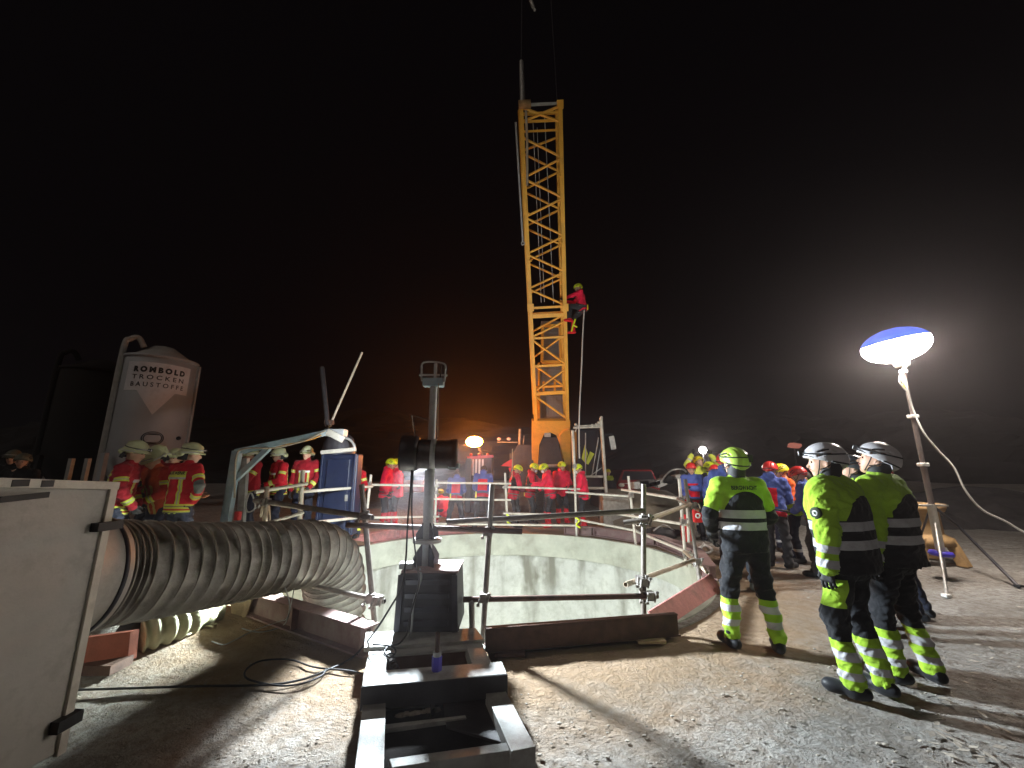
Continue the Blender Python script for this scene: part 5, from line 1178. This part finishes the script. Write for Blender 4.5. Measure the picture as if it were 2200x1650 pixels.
for nm_, m_h in (('glove', GLOVE), ('hand', SKIN)):
    HANDS[nm_, 1] = npmesh(nm_, _hv, _hf, [m_h]); HANDS[nm_, -1] = npmesh(nm_, _hl, _hf[:, ::-1], [m_h])
def ik(a, t, l1, l2, pole):
    d = t - a; L = np.linalg.norm(d); mx = (l1 + l2) * .995
    if L > mx: t = a + d * mx / L; d = t - a; L = mx
    x = (l1 * l1 - l2 * l2 + L * L) / (2 * L); h = math.sqrt(max(0, l1 * l1 - x * x)); n = d / L; p = pole - n * (pole @ n); p = nrm(p)
    return a + n * x + p * h, t
ARM = {'down': ((.27, .04, -.13), (.5, -.8, 0)), 'pocket': ((.20, .12, .0), (.9, -.6, 0)), 'front': ((.06, .28, .14), (.8, -.4, -.5)), 'crossed': ((-.10, .24, .27), (.8, .1, -.6)), 'hips': ((.20, .03, .06), (1, -.35, 0)),
       'up': ((.26, .12, .88), (.8, .3, 0)), 'hold': ((.10, .46, .34), (.6, -.2, -.8)), 'back': ((.02, -.17, -.02), (.9, -.4, 0)), 'chest': ((.04, .26, .36), (.8, 0, -.7)), 'belt': ((.14, .20, .02), (.9, -.5, -.1)), 'reach': ((.0, .62, .40), (.3, -.1, -.9))}
PEOPLE = []
def person(label, loc, H, heading, outfit, helm, arms=('down', 'down'), lean=3, side=0, head=(0, 0), feet=None, stance=.13, cell=.021, hood=False, gloves='glove', group=None, crouch=0, mask=False, harness=False, lamp=False, rear=False, text=None, bulk=1., hem=-.10, loc_z=None, hair=False, gaiter=False):
    s = H / 1.8; rt = root('person', loc, label, 'person', group, R(-heading)); rs = random.Random(len(PEOPLE) * 7 + 3); PEOPLE.append(rt)
    up = nrm(V3(math.sin(R(side)), math.sin(R(lean)), math.cos(R(lean)))); fw = nrm(V3(0, 1, 0) - up * up[1]); rg = np.cross(fw, up)
    zh = .525 * H * (1 - crouch); p0 = V3(0, -math.sin(R(lean)) * .10 * s, zh); nb = p0 + up * .545 * s; ch = p0 + up * .36 * s
    sh = {e: nb - up * .045 * s + rg * (e * .185 * s * (1 + .15 * (bulk - 1))) for e in (-1, 1)}
    hip = {e: p0 + rg * (e * .092 * s) - up * .01 for e in (-1, 1)}
    if feet is None: feet = {e: V3(e * stance * s, rs.uniform(-.06, .06), .085 * s) for e in (-1, 1)}
    else: feet = {-1: V3(*feet[0]), 1: V3(*feet[1])}
    kn, an, el, wr = {}, {}, {}, {}
    for i, e in enumerate((-1, 1)):
        kn[e], an[e] = ik(hip[e], feet[e], .435 * s, .43 * s, V3(e * .12, 1, .1))
        tg, po = ARM[arms[i]] if isinstance(arms[i], str) else arms[i]
        t = p0 + rg * (e * tg[0] * s) + fw * tg[1] * s + up * tg[2] * s; el[e], wr[e] = ik(sh[e], t, .30 * s, .265 * s, rg * (e * po[0]) + fw * po[1] + up * po[2])
    yw, pt_ = R(head[0]), R(head[1])
    hf = nrm(fw * math.cos(yw) * 1 + rg * math.sin(yw)); hf = nrm(hf * math.cos(pt_) + V3(0, 0, 1) * math.sin(pt_)); hr = nrm(np.cross(hf, V3(0, 0, 1))); hu = np.cross(hr, hf)
    hc = nb + nrm(up * .7 + hu * .5) * .165 * s + hf * .02; AX = np.stack([hr, hf, hu]); H3 = lambda x, y, z: hc + (hr * x + hf * y + hu * z) * s
    dq = (fw, 1.38)
    # --- body
    def fbody(P):
        d = ell(P, hc + hu * .012, AX, (.078 * s, .098 * s, .108 * s)); d = smin(d, cap(P, H3(0, .045, -.03), H3(0, .058, -.088), .052 * s, .034 * s), .03)
        d = smin(d, cap(P, H3(0, .094, .0), H3(0, .113, -.034), .009 * s, .014 * s), .012); d = smin(d, cap(P, H3(-.035, .08, .022), H3(.035, .08, .022), .018 * s, .018 * s), .015)
        for e in (-1, 1):
            d = smin(d, ell(P, H3(e * .080, -.005, -.015), AX, (.012, .02, .032)), .008); d = np.maximum(d, -(cap(P, H3(e * .032, .102, .0), H3(e * .03, .10, .0), .013, .013)))
        d = smin(d, cap(P, H3(-.018, .092, -.062), H3(.018, .092, -.062), .010, .010), .01)
        d = smin(d, cap(P, nb - up * .03, H3(0, -.015, -.06), .06 * s, .054 * s), .03); d = smin(d, cap(P, p0, ch, .12 * s, .14 * s, dq), .04)
        d = smin(d, cap(P, sh[-1], sh[1], .055 * s, .055 * s), .05)
        for e in (-1, 1):
            d = smin(d, cap(P, sh[e], el[e], .048 * s, .038 * s), .02); d = smin(d, cap(P, el[e], wr[e], .037 * s, .026 * s), .012)
            d = smin(d, cap(P, hip[e], kn[e], .078 * s, .055 * s), .03); d = smin(d, cap(P, kn[e], an[e], .052 * s, .038 * s), .02)
            d = smin(d, cap(P, an[e] - V3(0, .0, .02), an[e] + V3(0, .03, -.03), .028, .024), .02)
        return d
    allp = np.array([hc, p0, *sh.values(), *el.values(), *wr.values(), *kn.values(), *an.values()]); lo, hi = allp.min(0) - .26, allp.max(0) + .26; lo[2] = min(lo[2], -.02 + an[1][2] - .1)
    vs, fs = nets(fbody, lo, hi, cell if cell < .02 else .022); child('body', npmesh('body', vs, fs, [SKIN]), rt)
    # --- jacket
    ph = [(V3(*[rs.gauss(0, 1) for _ in range(3)]) * V3(14, 14, 20) * q_, rs.uniform(0, 6.3)) for q_ in (1, 1.2, 2.2, 2.8)]; am = .0048 * s
    def folds(P, a=1.):
        d = 0
        for k, q in ph: d = d + np.sin(P @ k.astype(F32) + q + 1.4 * np.sin(P @ (k[[2, 0, 1]] * .6).astype(F32)))
        return d * am * a
    b = bulk
    def ftorso(P):
        d = cap(P, p0 - up * .08 * s, p0 + up * .12 * s, .178 * s * b, .170 * s * b, dq); d = smin(d, cap(P, p0 + up * .12 * s, ch, .168 * s * b, .186 * s * b, dq), .05)
        d = smin(d, cap(P, sh[-1] - rg * -.02 - up * .01, sh[1] - rg * .03 - up * .015, .070 * s * b, .070 * s * b), .06); d = smin(d, cap(P, nb - up * .03, nb + up * .045 * s + hf * .01, .078 * s, .072 * s), .03)
        if hood: d = smin(d, ell(P, nb - fw * .085 * s + up * .045 * s, np.stack([rg, fw, up]), (.10 * s, .06 * s, .07 * s)), .02)
        return d
    def farm(P, e):
        d = smin(cap(P, sh[e], el[e], .069 * s * b, .060 * s * b), cap(P, el[e], wr[e] + (el[e] - wr[e]) * .02, .062 * s * b, .047 * s * b), .015)
        sl = wr[e] + (el[e] - wr[e]) * .06; rn = np.sin(((P - el[e].astype(F32)) @ nrm(wr[e] - sh[e]).astype(F32)) * 75) * .0035 * np.exp(-(((P - el[e].astype(F32)) ** 2).sum(1)) / .012)
        return d + rn
    def fjack(P):
        t = ftorso(P)
        for e in (-1, 1):
            a = farm(P, e); near = np.exp(-((P - sh[e].astype(F32)) ** 2).sum(1) / (.14 * s) ** 2); t = smin(t, a, .006 + .05 * near)
        t = t + folds(P); hz = hem * s - ((P - p0.astype(F32)) @ up.astype(F32)); arms_ = np.minimum(farm(P, -1), farm(P, 1))
        return np.where(arms_ < .004, np.maximum(t, np.minimum(hz, arms_)), np.maximum(t, hz))
    vs, fs = nets(fjack, lo, hi, cell); T = ftorso(vs); A = [farm(vs, -1), farm(vs, 1)]; arm = np.minimum(A[0], A[1]) < T - .004
    rel = vs - p0; wfu = np.stack([rel @ rg, rel @ fw, rel @ up], -1) / s
    fm = arm[fs].mean(1) > .5
    wa = np.zeros(len(vs))
    for i, e in enumerate((-1, 1)):
        m = A[i] < A[1 - i]; u1 = np.clip((vs - sh[e]) @ nrm(el[e] - sh[e]), -.1, .30 * s); u2 = np.clip((vs - el[e]) @ nrm(wr[e] - el[e]), 0, .4); uu = (u1 + np.where(u1 > .28 * s, u2, 0)) / s
        wa = np.where(m, uu, wa)
    # arm faces carry their own copy of the vertices so that stripes stay crisp
    o = OUT[outfit]; ft, fa_ = fs[~fm], fs[fm]; ua, inv = np.unique(fa_, return_inverse=True); inv = inv.reshape(fa_.shape)
    att_a = np.stack([wfu[ua, 0] * 0, wfu[ua, 1], wa[ua]], -1); jm = npmesh('jacket', vs, ft, [o['mt']], None, wfu); jk = child('jacket', jm, rt)
    # weld look: sleeves are their own pieces
    side_r = (A[1] < A[0])[fa_].mean(1) > .5
    for e, sel in ((-1, ~side_r), (1, side_r)):
        f_ = fa_[sel]
        if len(f_) == 0: continue
        uu, iv = np.unique(f_, return_inverse=True); iv = iv.reshape(f_.shape)
        child('sleeve', npmesh('sleeve', vs[uu], iv, [o['ma']], None, np.stack([wfu[uu, 0] * 0, wfu[uu, 1], wa[uu]], -1)), jk)
    ut, it = np.unique(ft, return_inverse=True); jk.data = npmesh('jacket', vs[ut], it.reshape(ft.shape), [o['mt']], None, wfu[ut])
    # --- trousers
    def fleg(P, e):
        d = smin(cap(P, hip[e], kn[e], .105 * s, .078 * s), cap(P, kn[e], an[e] + V3(0, 0, .02), .076 * s, .068 * s), .03)
        z = P[:, 2]; rz = np.sin(P[:, 2] * 95 + 3 * np.sin(P[:, 0] * 20 + e)) * .004 * (np.exp(-((z - an[e][2] - .08) / .09) ** 2) + np.exp(-((z - kn[e][2]) / .07) ** 2)); return d + rz
    def ftr(P):
        d = smin(fleg(P, -1), fleg(P, 1), .02); d = smin(d, cap(P, p0 - up * .02, p0 + up * .06, .150 * s, .150 * s, dq), .05); d = d + folds(P, 1.1)
        return np.maximum(d, np.minimum(an[-1][2], an[1][2]) - .035 - P[:, 2])
    l2, h2 = lo.copy(), hi.copy(); h2[2] = p0[2] + .3; vs, fs = nets(ftr, l2, h2, cell); zb = min(an[-1][2], an[1][2]) - .085 * s
    child('trousers', npmesh('trousers', vs, fs, [o['ml']], None, np.stack([vs[:, 0], vs[:, 1], vs[:, 2] - zb], -1) / s), rt)
    # --- boots, hands
    for e in (-1, 1):
        a = an[e]; yaw = R(e * 14 + rs.uniform(-8, 8)); dd = V3(math.sin(yaw), math.cos(yaw), 0)
        def fb(P):
            d = smin(cap(P, a + V3(0, 0, .05), a - V3(0, 0, .04), .050, .055), cap(P, a - dd * .055 - V3(0, 0, .038), a + dd * .145 - V3(0, 0, .045), .044, .042), .03)
            d = smin(d, ell(P, a + dd * .12 - V3(0, 0, .04), np.stack([np.cross(dd, V3(0, 0, 1)), dd, V3(0, 0, 1)]), (.052, .075, .045)), .02); return np.maximum(d, a[2] - .085 * s - P[:, 2])
        v, f = nets(fb, a - V3(.25, .25, .13), a + V3(.25, .25, .13), min(cell, .015)); child('boot', npmesh('boot', v, f, [o['mb']]), rt)
        z = -nrm(wr[e] - el[e]); y = nrm(fw * .8 - rg * .0 + up * .2 - z * ((fw * .8 + up * .2) @ z)); x = np.cross(y, z)
        hd_ = child(gloves, HANDS[gloves, e], rt); Mx = Matrix([list(r) for r in np.stack([x, y, z], 1)]).to_4x4(); Mx.translation = Vector(wr[e] + z * .01); Mx = Mx @ Matrix.Scale(s * (1.08 if gloves == 'glove' else 1.0), 4); hd_.matrix_local = Mx
    # --- head things
    Mh = Matrix([list(r) for r in np.stack([hr, hf, hu], 1)]).to_4x4(); Mh.translation = Vector(hc + hu * .018); Mh = Mh @ Matrix.Scale(s * (.98 if not helm or helm[0] == 'resc' else .93), 4)
    if helm:
        h = helmet(helm[0], helm[1], rt, Mh)
        if lamp: headlamp(h, rear)
    if gaiter:
        vg, fg = nets(lambda P: smin(cap(P, nb - up * .01, H3(0, -.01, -.07), .082 * s, .070 * s), cap(P, H3(0, -.03, -.06), H3(0, -.045, .0), .074 * s, .078 * s), .03), hc - .3, hc + .2, .014); child('neck_gaiter', npmesh('neck_gaiter', vg, fg, [GLOVE]), rt)
    if not helm:
        vh, fh = nets(lambda P: np.maximum(ell(P, hc + hu * .018 - hf * .012, AX, (.088 * s, .108 * s, .112 * s)), np.minimum(-(P - hc.astype(F32)) @ hu.astype(F32) + .035, (P - hc.astype(F32)) @ hf.astype(F32) - .01)), hc - .16, hc + .16, .012); child('hair', npmesh('hair', vh, fh, [HAIR]), rt)
    for e in (-1, 1):
        me = MB().ico(H3(e * .031, .093, .002), .010 * s, 1.2, .7, .8, seg=8).mesh('eye'); me.materials.append(EYEM); child('eye', me, rt)
    me = MB().tube([H3(-.022, .100, -.058), H3(0, .106, -.057), H3(.022, .100, -.058)], .0045, 5).mesh('mouth'); me.materials.append(MOUTH); child('mouth', me, rt)
    if mask:
        vm, fm_ = nets(lambda P: np.maximum(ell(P, (0, .062, -.05), I3, (.066, .062, .058)), -(P[:, 1] - .03)), (-.1, -.02, -.14), (.1, .16, .03), .01); o_ = child('face_mask', npmesh('face_mask', vm, fm_, [MASK]), rt); o_.matrix_local = Mh
    if harness:
        hm = MB(); P_ = lambda a_, z_, rr: p0 + rg * math.cos(a_) * rr * s + fw * math.sin(a_) * rr * .78 * s + up * z_ * s
        hm.tube([P_(i * math.pi / 12, -.0, .19 * b + .0) for i in range(24)], .016, 6, closed=True)
        for e in (-1, 1):
            c = hip[e].copy(); c = c * .8 + kn[e] * .2; hm.tube([c + rg * math.cos(i * math.pi / 8) * .115 * s + fw * math.sin(i * math.pi / 8) * .115 * s + V3(0, 0, 1) * (.02 * math.cos(i * math.pi / 8) * e) for i in range(16)], .014, 6, closed=True)
        for k in range(5):
            a_ = rs.uniform(0, 6.3); q = P_(a_, -.0, .21); hm.tube([q, q - V3(0, 0, .07), q - V3(.01, 0, .13)], .012, 6)
        me = hm.mesh('harness'); me.materials.append(mat_h[rs.randrange(2)]); child('harness', me, rt)
        me = MB().box(P_(rs.uniform(-2.5, -.5), -.06, .23), (.03, .03, .16)).mesh('pouch'); me.materials.append(HM['yel']); child('pouch', me, rt)
    if text:
        for (txt, u0, w0, size, wd, tm_, bold, fs_) in text:
            vv, ff = textmesh(txt, size, wd, bold); base = p0 + up * u0 * s; sgn = -1 if fs_ < 0 else 1
            pts = np.array([base + rg * (-sgn * (v.x + w0)) + up * v.y + fw * (sgn * .32) for v in vv], F32); dr__ = (-fw * sgn).astype(F32)
            for _ in range(26): pts = pts + dr__ * (np.maximum(fjack(pts) - .004, -.01) * .8)[:, None]
            t_ = MB(); t_._add([tuple(p) for p in pts], ff); me = t_.mesh('lettering'); me.materials.append(tm_); child('lettering', me, jk)['kind'] = 'stuff'
    return rt, dict(sh=sh, el=el, wr=wr, p0=p0, rg=rg, fw=fw, up=up, hc=hc, fjack=fjack, s=s, jk=jk)
mat_h = [mat('black webbing', (.03, .03, .03), .8), mat('grey webbing', (.12, .11, .11), .7)]
def by_head(px, ytop, Y, helm=.055, base=None, Hmin=1.66, Hmax=1.93):
    p = at(px, ytop, Y); z0 = gz(p.x, Y) if base is None else base; H = min(Hmax, max(Hmin, p.z - z0 - helm)); return Vector((p.x, Y, z0)), H
gN, gL, gF, gR, gC, gT = 'rescuers in hi-vis at the right front', 'firemen beside the fan box', 'firemen behind the far left rail', 'crew in red jackets behind the far rail', 'helpers in the right hand crowd', 'two helpers in blue and red seen from behind'
DT = mat('dark lettering', (.03, .04, .02), .8); WT = mat('white lettering', (.8, .8, .8), .7)
def badge(info, e, u_, label=None):
    sh, el, fw, rg = info['sh'][e], info['el'][e], info['fw'], info['rg']; a = nrm(el - sh); p = sh + a * u_; out = nrm(rg * e * .95 + fw * .25); p = p + out * .3
    for _ in range(30): p = p - out * max(-.01, float(info['fjack'](p[None].astype(F32))[0]) - .006) * .8
    for nm_, prof_, m_ in (('badge', [(.0, .004), (.043, .003), (.045, -.012)], DT), ('badge_emblem', [(.013, .0065), (.021, .0065), (.021, .004), (.013, .004), (.013, .0065)], WT)):
        mb__ = MB().lathe(prof_, p, out, 18, sx=1, sy=1); v = [Vector(q) for q in mb__.v]; me = mb__.mesh(nm_); me.materials.append(m_); child(nm_, me, info['jk'])
# near rescuers
l1 = G(1627, 1396)
_, i1 = person('rescuer in lime yellow helmet and black hi-vis jacket seen from behind, standing alone', l1, 1.80, 3, 'hv', ('resc', 'lime'), (((.24, .16, .02), (.7, -.7, 0)), ((.18, .22, .06), (.7, -.7, 0))), lean=2, head=(-14, 8), feet=((-.19, .05, .085), (.17, -.04, .085)), cell=.013, hood=False, group=gN, lamp=True, rear=True, bulk=1.14, gaiter=True,
               text=[('BERGWACHT', .462, 0, .05, .24, DT, .002, -1)])
l2 = G(1868, 1494); _, i2 = person('rescuer in white grey helmet facing left with silver banded green sleeve and emblem', l2, 1.80, -30, 'hv3', ('resc', 'white'), ('down', 'down'), lean=3, head=(-32, 4), feet=((-.13, .03, .085), (.12, -.05, .085)), cell=.013, group=gN, lamp=True, bulk=1.42, gaiter=True)
badge(i2, -1, .17)
l4 = G(1972, 1464); _, i4 = person('rescuer in dark grey helmet looking up, rightmost of the hi-vis group', l4, 1.81, -26, 'hv2', ('resc', 'white'), ('down', 'down'), lean=1, head=(-30, 20), feet=((-.15, .06, .085), (.13, -.05, .085)), cell=.013, group=gN, lamp=True, bulk=1.38, gaiter=True)
badge(i4, -1, .17)
l3, h3 = by_head(1836, 970, 4.5); person('rescuer in black helmet half hidden between the two white grey helmets', l3, h3, -60, 'hv', ('resc', 'black'), ('down', 'down'), head=(-5, 5), cell=.016, group=gN, gaiter=True, bulk=1.2)
l5, h5 = by_head(1906, 1004, 4.9); person('helper in red orange reflective jacket hidden behind the rescuer looking up', l5, h5, -30, 'hvor', ('resc', 'red'), ('front', 'front'), lean=8, cell=.018, group=gC)
# left group on the raised ground beside the fan box
for px_, yt, Y, hd_, of, arms_, ln_, hp, lb, kw in [
    (280, 938, 4.9, 62, 'fired', ('belt', 'belt'), 6, (15, -8), 'fireman with dark red jacket and grey elbow patch nearest the white box', {}),
    (362, 975, 5.4, 196, 'fireo', ('front', 'chest'), 16, (0, -24), 'fireman in orange brown coat bowing his head in the middle of the left group', {}),
    (352, 950, 5.7, 172, 'fired', ('front', 'front'), 4, (20, -10), 'fireman facing the camera behind the bowed one', {}),
    (384, 962, 6.1, 178, 'fired', ('down', 'down'), 3, (-10, 0), 'fireman mostly hidden between the bowed one and the bright red back', {}),
    (408, 944, 5.15, 14, 'fire', ('front', 'hips'), 3, (30, -4), 'fireman in bright red jacket with yellow stripes seen from behind beside the duct', dict(text=[('FEUERWEHR', .415, 0, .052, .25, DT, .002, -1)], gloves='hand'))]:
    l, h = by_head(px_, yt, Y, Hmin=1.55); person(lb, l, h, hd_, of, ('fire', 'fire'), arms_, lean=ln_, head=hp, cell=.016, group=gL, bulk=1.12, lamp=(px_ in (280, 408)), **kw)
for px_, yt, Y, lb in ((36, 962, 7.2, 'fireman with pale helmet lost in the dark at far left'), (50, 998, 6.6, 'shorter figure with yellow helmet in the dark at far left')):
    l, h = by_head(px_, yt, Y, Hmin=1.5); person(lb, l, h, 150, 'black', ('fire', 'dim') if yt < 980 else ('resc', 'dim'), group='people in the dark at far left')  # gloom put into the colours of their helmets and plain black clothes
for px_, yt, Y, hd_, arms_, ln_, hp, lb in [
    (548, 972, 7.6, 205, ('crossed', 'crossed'), 5, (25, -15), 'fireman behind the blue gallows frame'), (608, 966, 8.0, 215, ('front', 'pocket'), 4, (35, -8), 'fireman in profile left of the man with the broad blue name strip'),
    (664, 954, 8.3, 168, ('belt', 'down'), 2, (15, -5), 'tallest fireman standing just left of the blue cabinet'), (766, 983, 9.0, 188, ('pocket', 'front'), 3, (10, -18), 'fireman looking down right of the blue cabinet')]:
    l, h = by_head(px_, yt, Y); person(lb, l, h, hd_, 'fire' if px_ in (608, 766) else 'fired', ('fire', 'fire'), arms_, lean=ln_, head=hp, cell=.020, group=gF, bulk=1.1)
crew = [
 (834, 981, 11.6, 95, 'resc', ('front', 'pocket'), 6, (0, -10), 'red jacket and yellow helmet at the left of the pair by the drum unit', dict(harness=True)),
 (857, 982, 11.9, 250, 'resc', ('crossed', 'crossed'), 4, (0, -6), 'red jacket half hidden by the drum unit, turned to a colleague', dict()),
 (1104, 994, 12.0, 75, 'resc2', ('front', 'front'), 8, (0, -22), 'leftmost of the crew in red beside the pale post', dict(harness=True)),
 (1140, 991, 12.4, 100, 'resc2', ('hold', 'front'), 6, (0, -25), 'masked crew member with yellow helmet left of the one with the yellow shoulder strap', dict(mask=True, harness=True)),
 (1179, 991, 12.0, 262, 'resc', ('hold', 'front'), 10, (0, -22), 'masked crew member bending left with yellow shoulder strap', dict(mask=True, harness=True)),
 (1204, 988, 12.9, 165, 'resc', ('front', 'down'), 6, (-15, -8), 'bearded crew member facing the camera under a yellow helmet', dict()),
 (1250, 992, 11.7, 275, 'resc', ('front', 'down'), 7, (0, -28), 'rightmost crew member in red jacket and red boots looking down', dict(mask=True, harness=True, text=[('BERGWACHT', .36, 0, .06, .22, WT, .003, -1)])),
]
for px_, yt, Y, hd_, of, arms_, ln_, hp, lb, kw in crew:
    l, h = by_head(px_, yt, Y, base=0, Hmax=1.93); person(lb, l, h, hd_, of, ('resc', 'fluo'), arms_, lean=ln_, head=hp, cell=.023, hood=True, group=gR, bulk=1.22, hem=-.16, **kw)
for px_, yt, Y, lb, ar in ((981, 1003, 11.6, 'left one of the two blue and red backs in front of the orange lamp', ('front', 'front')), (1038, 988, 11.3, 'right one of the two blue and red backs, below the orange lamp', ('front', 'hold'))):
    l, h = by_head(px_, yt, Y, base=0); person(lb, l, h, 2 if px_ > 1000 else -4, 'blue', None, ar, lean=22, head=(0, -30), cell=.023, hood=True, group=gT, harness=True, bulk=1.15, feet=((-.2, .0, .085), (.2, .02, .085)))
l, h = at(955, 1100, 12.2), 1.7; person('helper in red crouching behind the grey mast', Vector((l.x, 12.2, 0)), 1.7, -30, 'resc', ('resc', 'fluo'), ('front', 'front'), lean=45, head=(0, 10), crouch=.55, feet=((-.18, .18, .085), (.18, .02, .085)), cell=.023, group='crouching helpers')
# right hand crowd
rc_ = [
 (1482, 990, 10.0, 190, 'blue', ('resc', 'red'), ('crossed', 'belt'), 3, (5, -8), 'blue jacketed helper in red helmet facing the camera, left end of right crowd', dict(harness=True)),
 (1500, 976, 10.8, 170, 'hvj', ('resc', 'yel'), ('up', 'up'), 0, (0, 20), 'helper in yellow jacket raising both arms towards the far white lamp', dict()),
 (1519, 988, 10.6, 150, 'dark', ('resc', 'fluo'), ('down', 'down'), 2, (0, -5), 'helper in bright yellow helmet beside the tall red helmet', dict()),
 (1533, 994, 9.6, 200, 'blue', ('resc', 'red'), ('down', 'down'), 2, (0, 0), 'helper in red helmet peeping out left of the tall hooded blue jacket', dict()),
 (1551, 968, 7.6, 35, 'blue', ('resc', 'red'), ('front', 'front'), 5, (5, -6), 'tall helper in hooded blue jacket with red back and red helmet', dict(hood=True, harness=True)),
 (1572, 1012, 6.0, 20, 'dark', None, ('down', 'down'), 2, (0, 0), 'person in dark clothes hidden behind the lone rescuer, one shoe showing', dict(hair=True)),
 (1646, 984, 7.2, 50, 'blue', ('resc', 'red'), ('front', 'front'), 10, (0, -8), 'blue jacketed helper in red helmet right of the lime yellow helmet', dict(hood=True, harness=True)),
 (1662, 1012, 8.6, 175, 'hvj', ('resc', 'yel'), ('front', 'front'), 4, (0, -10), 'helper in yellow hi-vis behind the man in orange', dict()),
 (1688, 990, 7.6, 285, 'org', ('resc', 'yel'), ('front', 'front'), 8, (0, -10), 'helper in orange jacket and yellow helmet turned left', dict()),
 (1734, 993, 6.6, 322, 'blue', ('resc', 'red'), ('front', 'back'), 12, (0, -16), 'helper in blue jacket with red harness panel and red helmet, nearest of the right crowd', dict(harness=True)),
 (1745, 1012, 7.4, 300, 'hvj', None, ('front', 'front'), 10, (0, -10), 'helper in yellow jacket half hidden by the nearest red helmet', dict(hood=True)),
 (1210, 1010, 15.8, 190, 'dark', ('resc', 'yel'), ('down', 'down'), 2, (0, 0), 'distant figure with small yellow helmet near the dark red car', dict()),
]
for px_, yt, Y, hd_, of, hm_, arms_, ln_, hp, lb, kw in rc_:
    if 'small yellow' in lb: px_ = 1306
    l, h = by_head(px_, yt, Y, base=0, Hmin=1.6); person(lb, l, h, hd_, of, hm_, arms_, lean=ln_, head=hp, cell=.020 if Y < 9 else .024, group=gC, bulk=1.2, **kw)
# climber hanging beside the boom
cl = at(1249, 612, 12.0); H_ = 1.75
_, ic = person('climber in red jacket and yellow helmet hanging beside the crane boom', cl - Vector((0, 0, 1.62)), H_, -88, 'resc', ('resc', 'fluo'), ('reach', 'hold'), lean=8, head=(0, -8), crouch=.10, feet=((-.10, .42, .42), (.12, .30, .10)), cell=.02, harness=True, bulk=1.05)
rp = cable('rope', [at(1256, 655, 11.9), at(1252, 720, 11.9), at(1249, 800, 11.9), at(1245, 880, 11.8), at(1244, 940, 11.8), at(1245, 985, 11.8)], .022, M['ropewhite'], 'long white rope hanging down from the climber to the crew', cat='rope')
st_ = MB().tube([at(1236, 686, 11.8), at(1231, 700, 11.8), at(1228, 712, 11.8)], .03, 6); st_.tube([at(1231, 698, 11.78), at(1240, 703, 11.78)], .025, 6); single('foot_sling', st_, HM['fluo'], 'yellow sling hanging at the climber\'s feet', 'sling')
# yellow slings tied to the far rail
for i, (x_, y_, Y_, lb) in enumerate(((1092, 1115, 10.6, 'yellow sling knotted at the foot of the far middle post'), (1240, 1122, 10.3, 'yellow sling knotted at the foot of the tall far post'))):
    c = at(x_, y_, Y_); single('sling', MB().tube(spline([c + Vector((-.05, -.05, .12)), c + Vector((.04, -.06, .05)), c + Vector((-.03, -.05, -.05)), c + Vector((.06, -.05, -.12))], 5), .022, 6), HM['fluo'], lb, 'sling')
# a thin site haze that catches the light round the lamps
hz = MB().box((0, 35, 10), (150, 90, 24)); 
HZ = bpy.data.materials.new('night haze'); HZ.use_nodes = True; nt = HZ.node_tree; nt.nodes.clear(); o_ = nt.nodes.new('ShaderNodeOutputMaterial'); pv = nt.nodes.new('ShaderNodeVolumePrincipled')
pv.inputs['Density'].default_value = .0028; pv.inputs['Color'].default_value = (1, .90, .93, 1); pv.inputs['Anisotropy'].default_value = .78; nt.links.new(pv.outputs[0], o_.inputs['Volume'])
ho = single('haze', hz, HZ, None, None, kind='stuff')
SC.cycles.volume_step_rate = 8; SC.cycles.volume_max_steps = 64
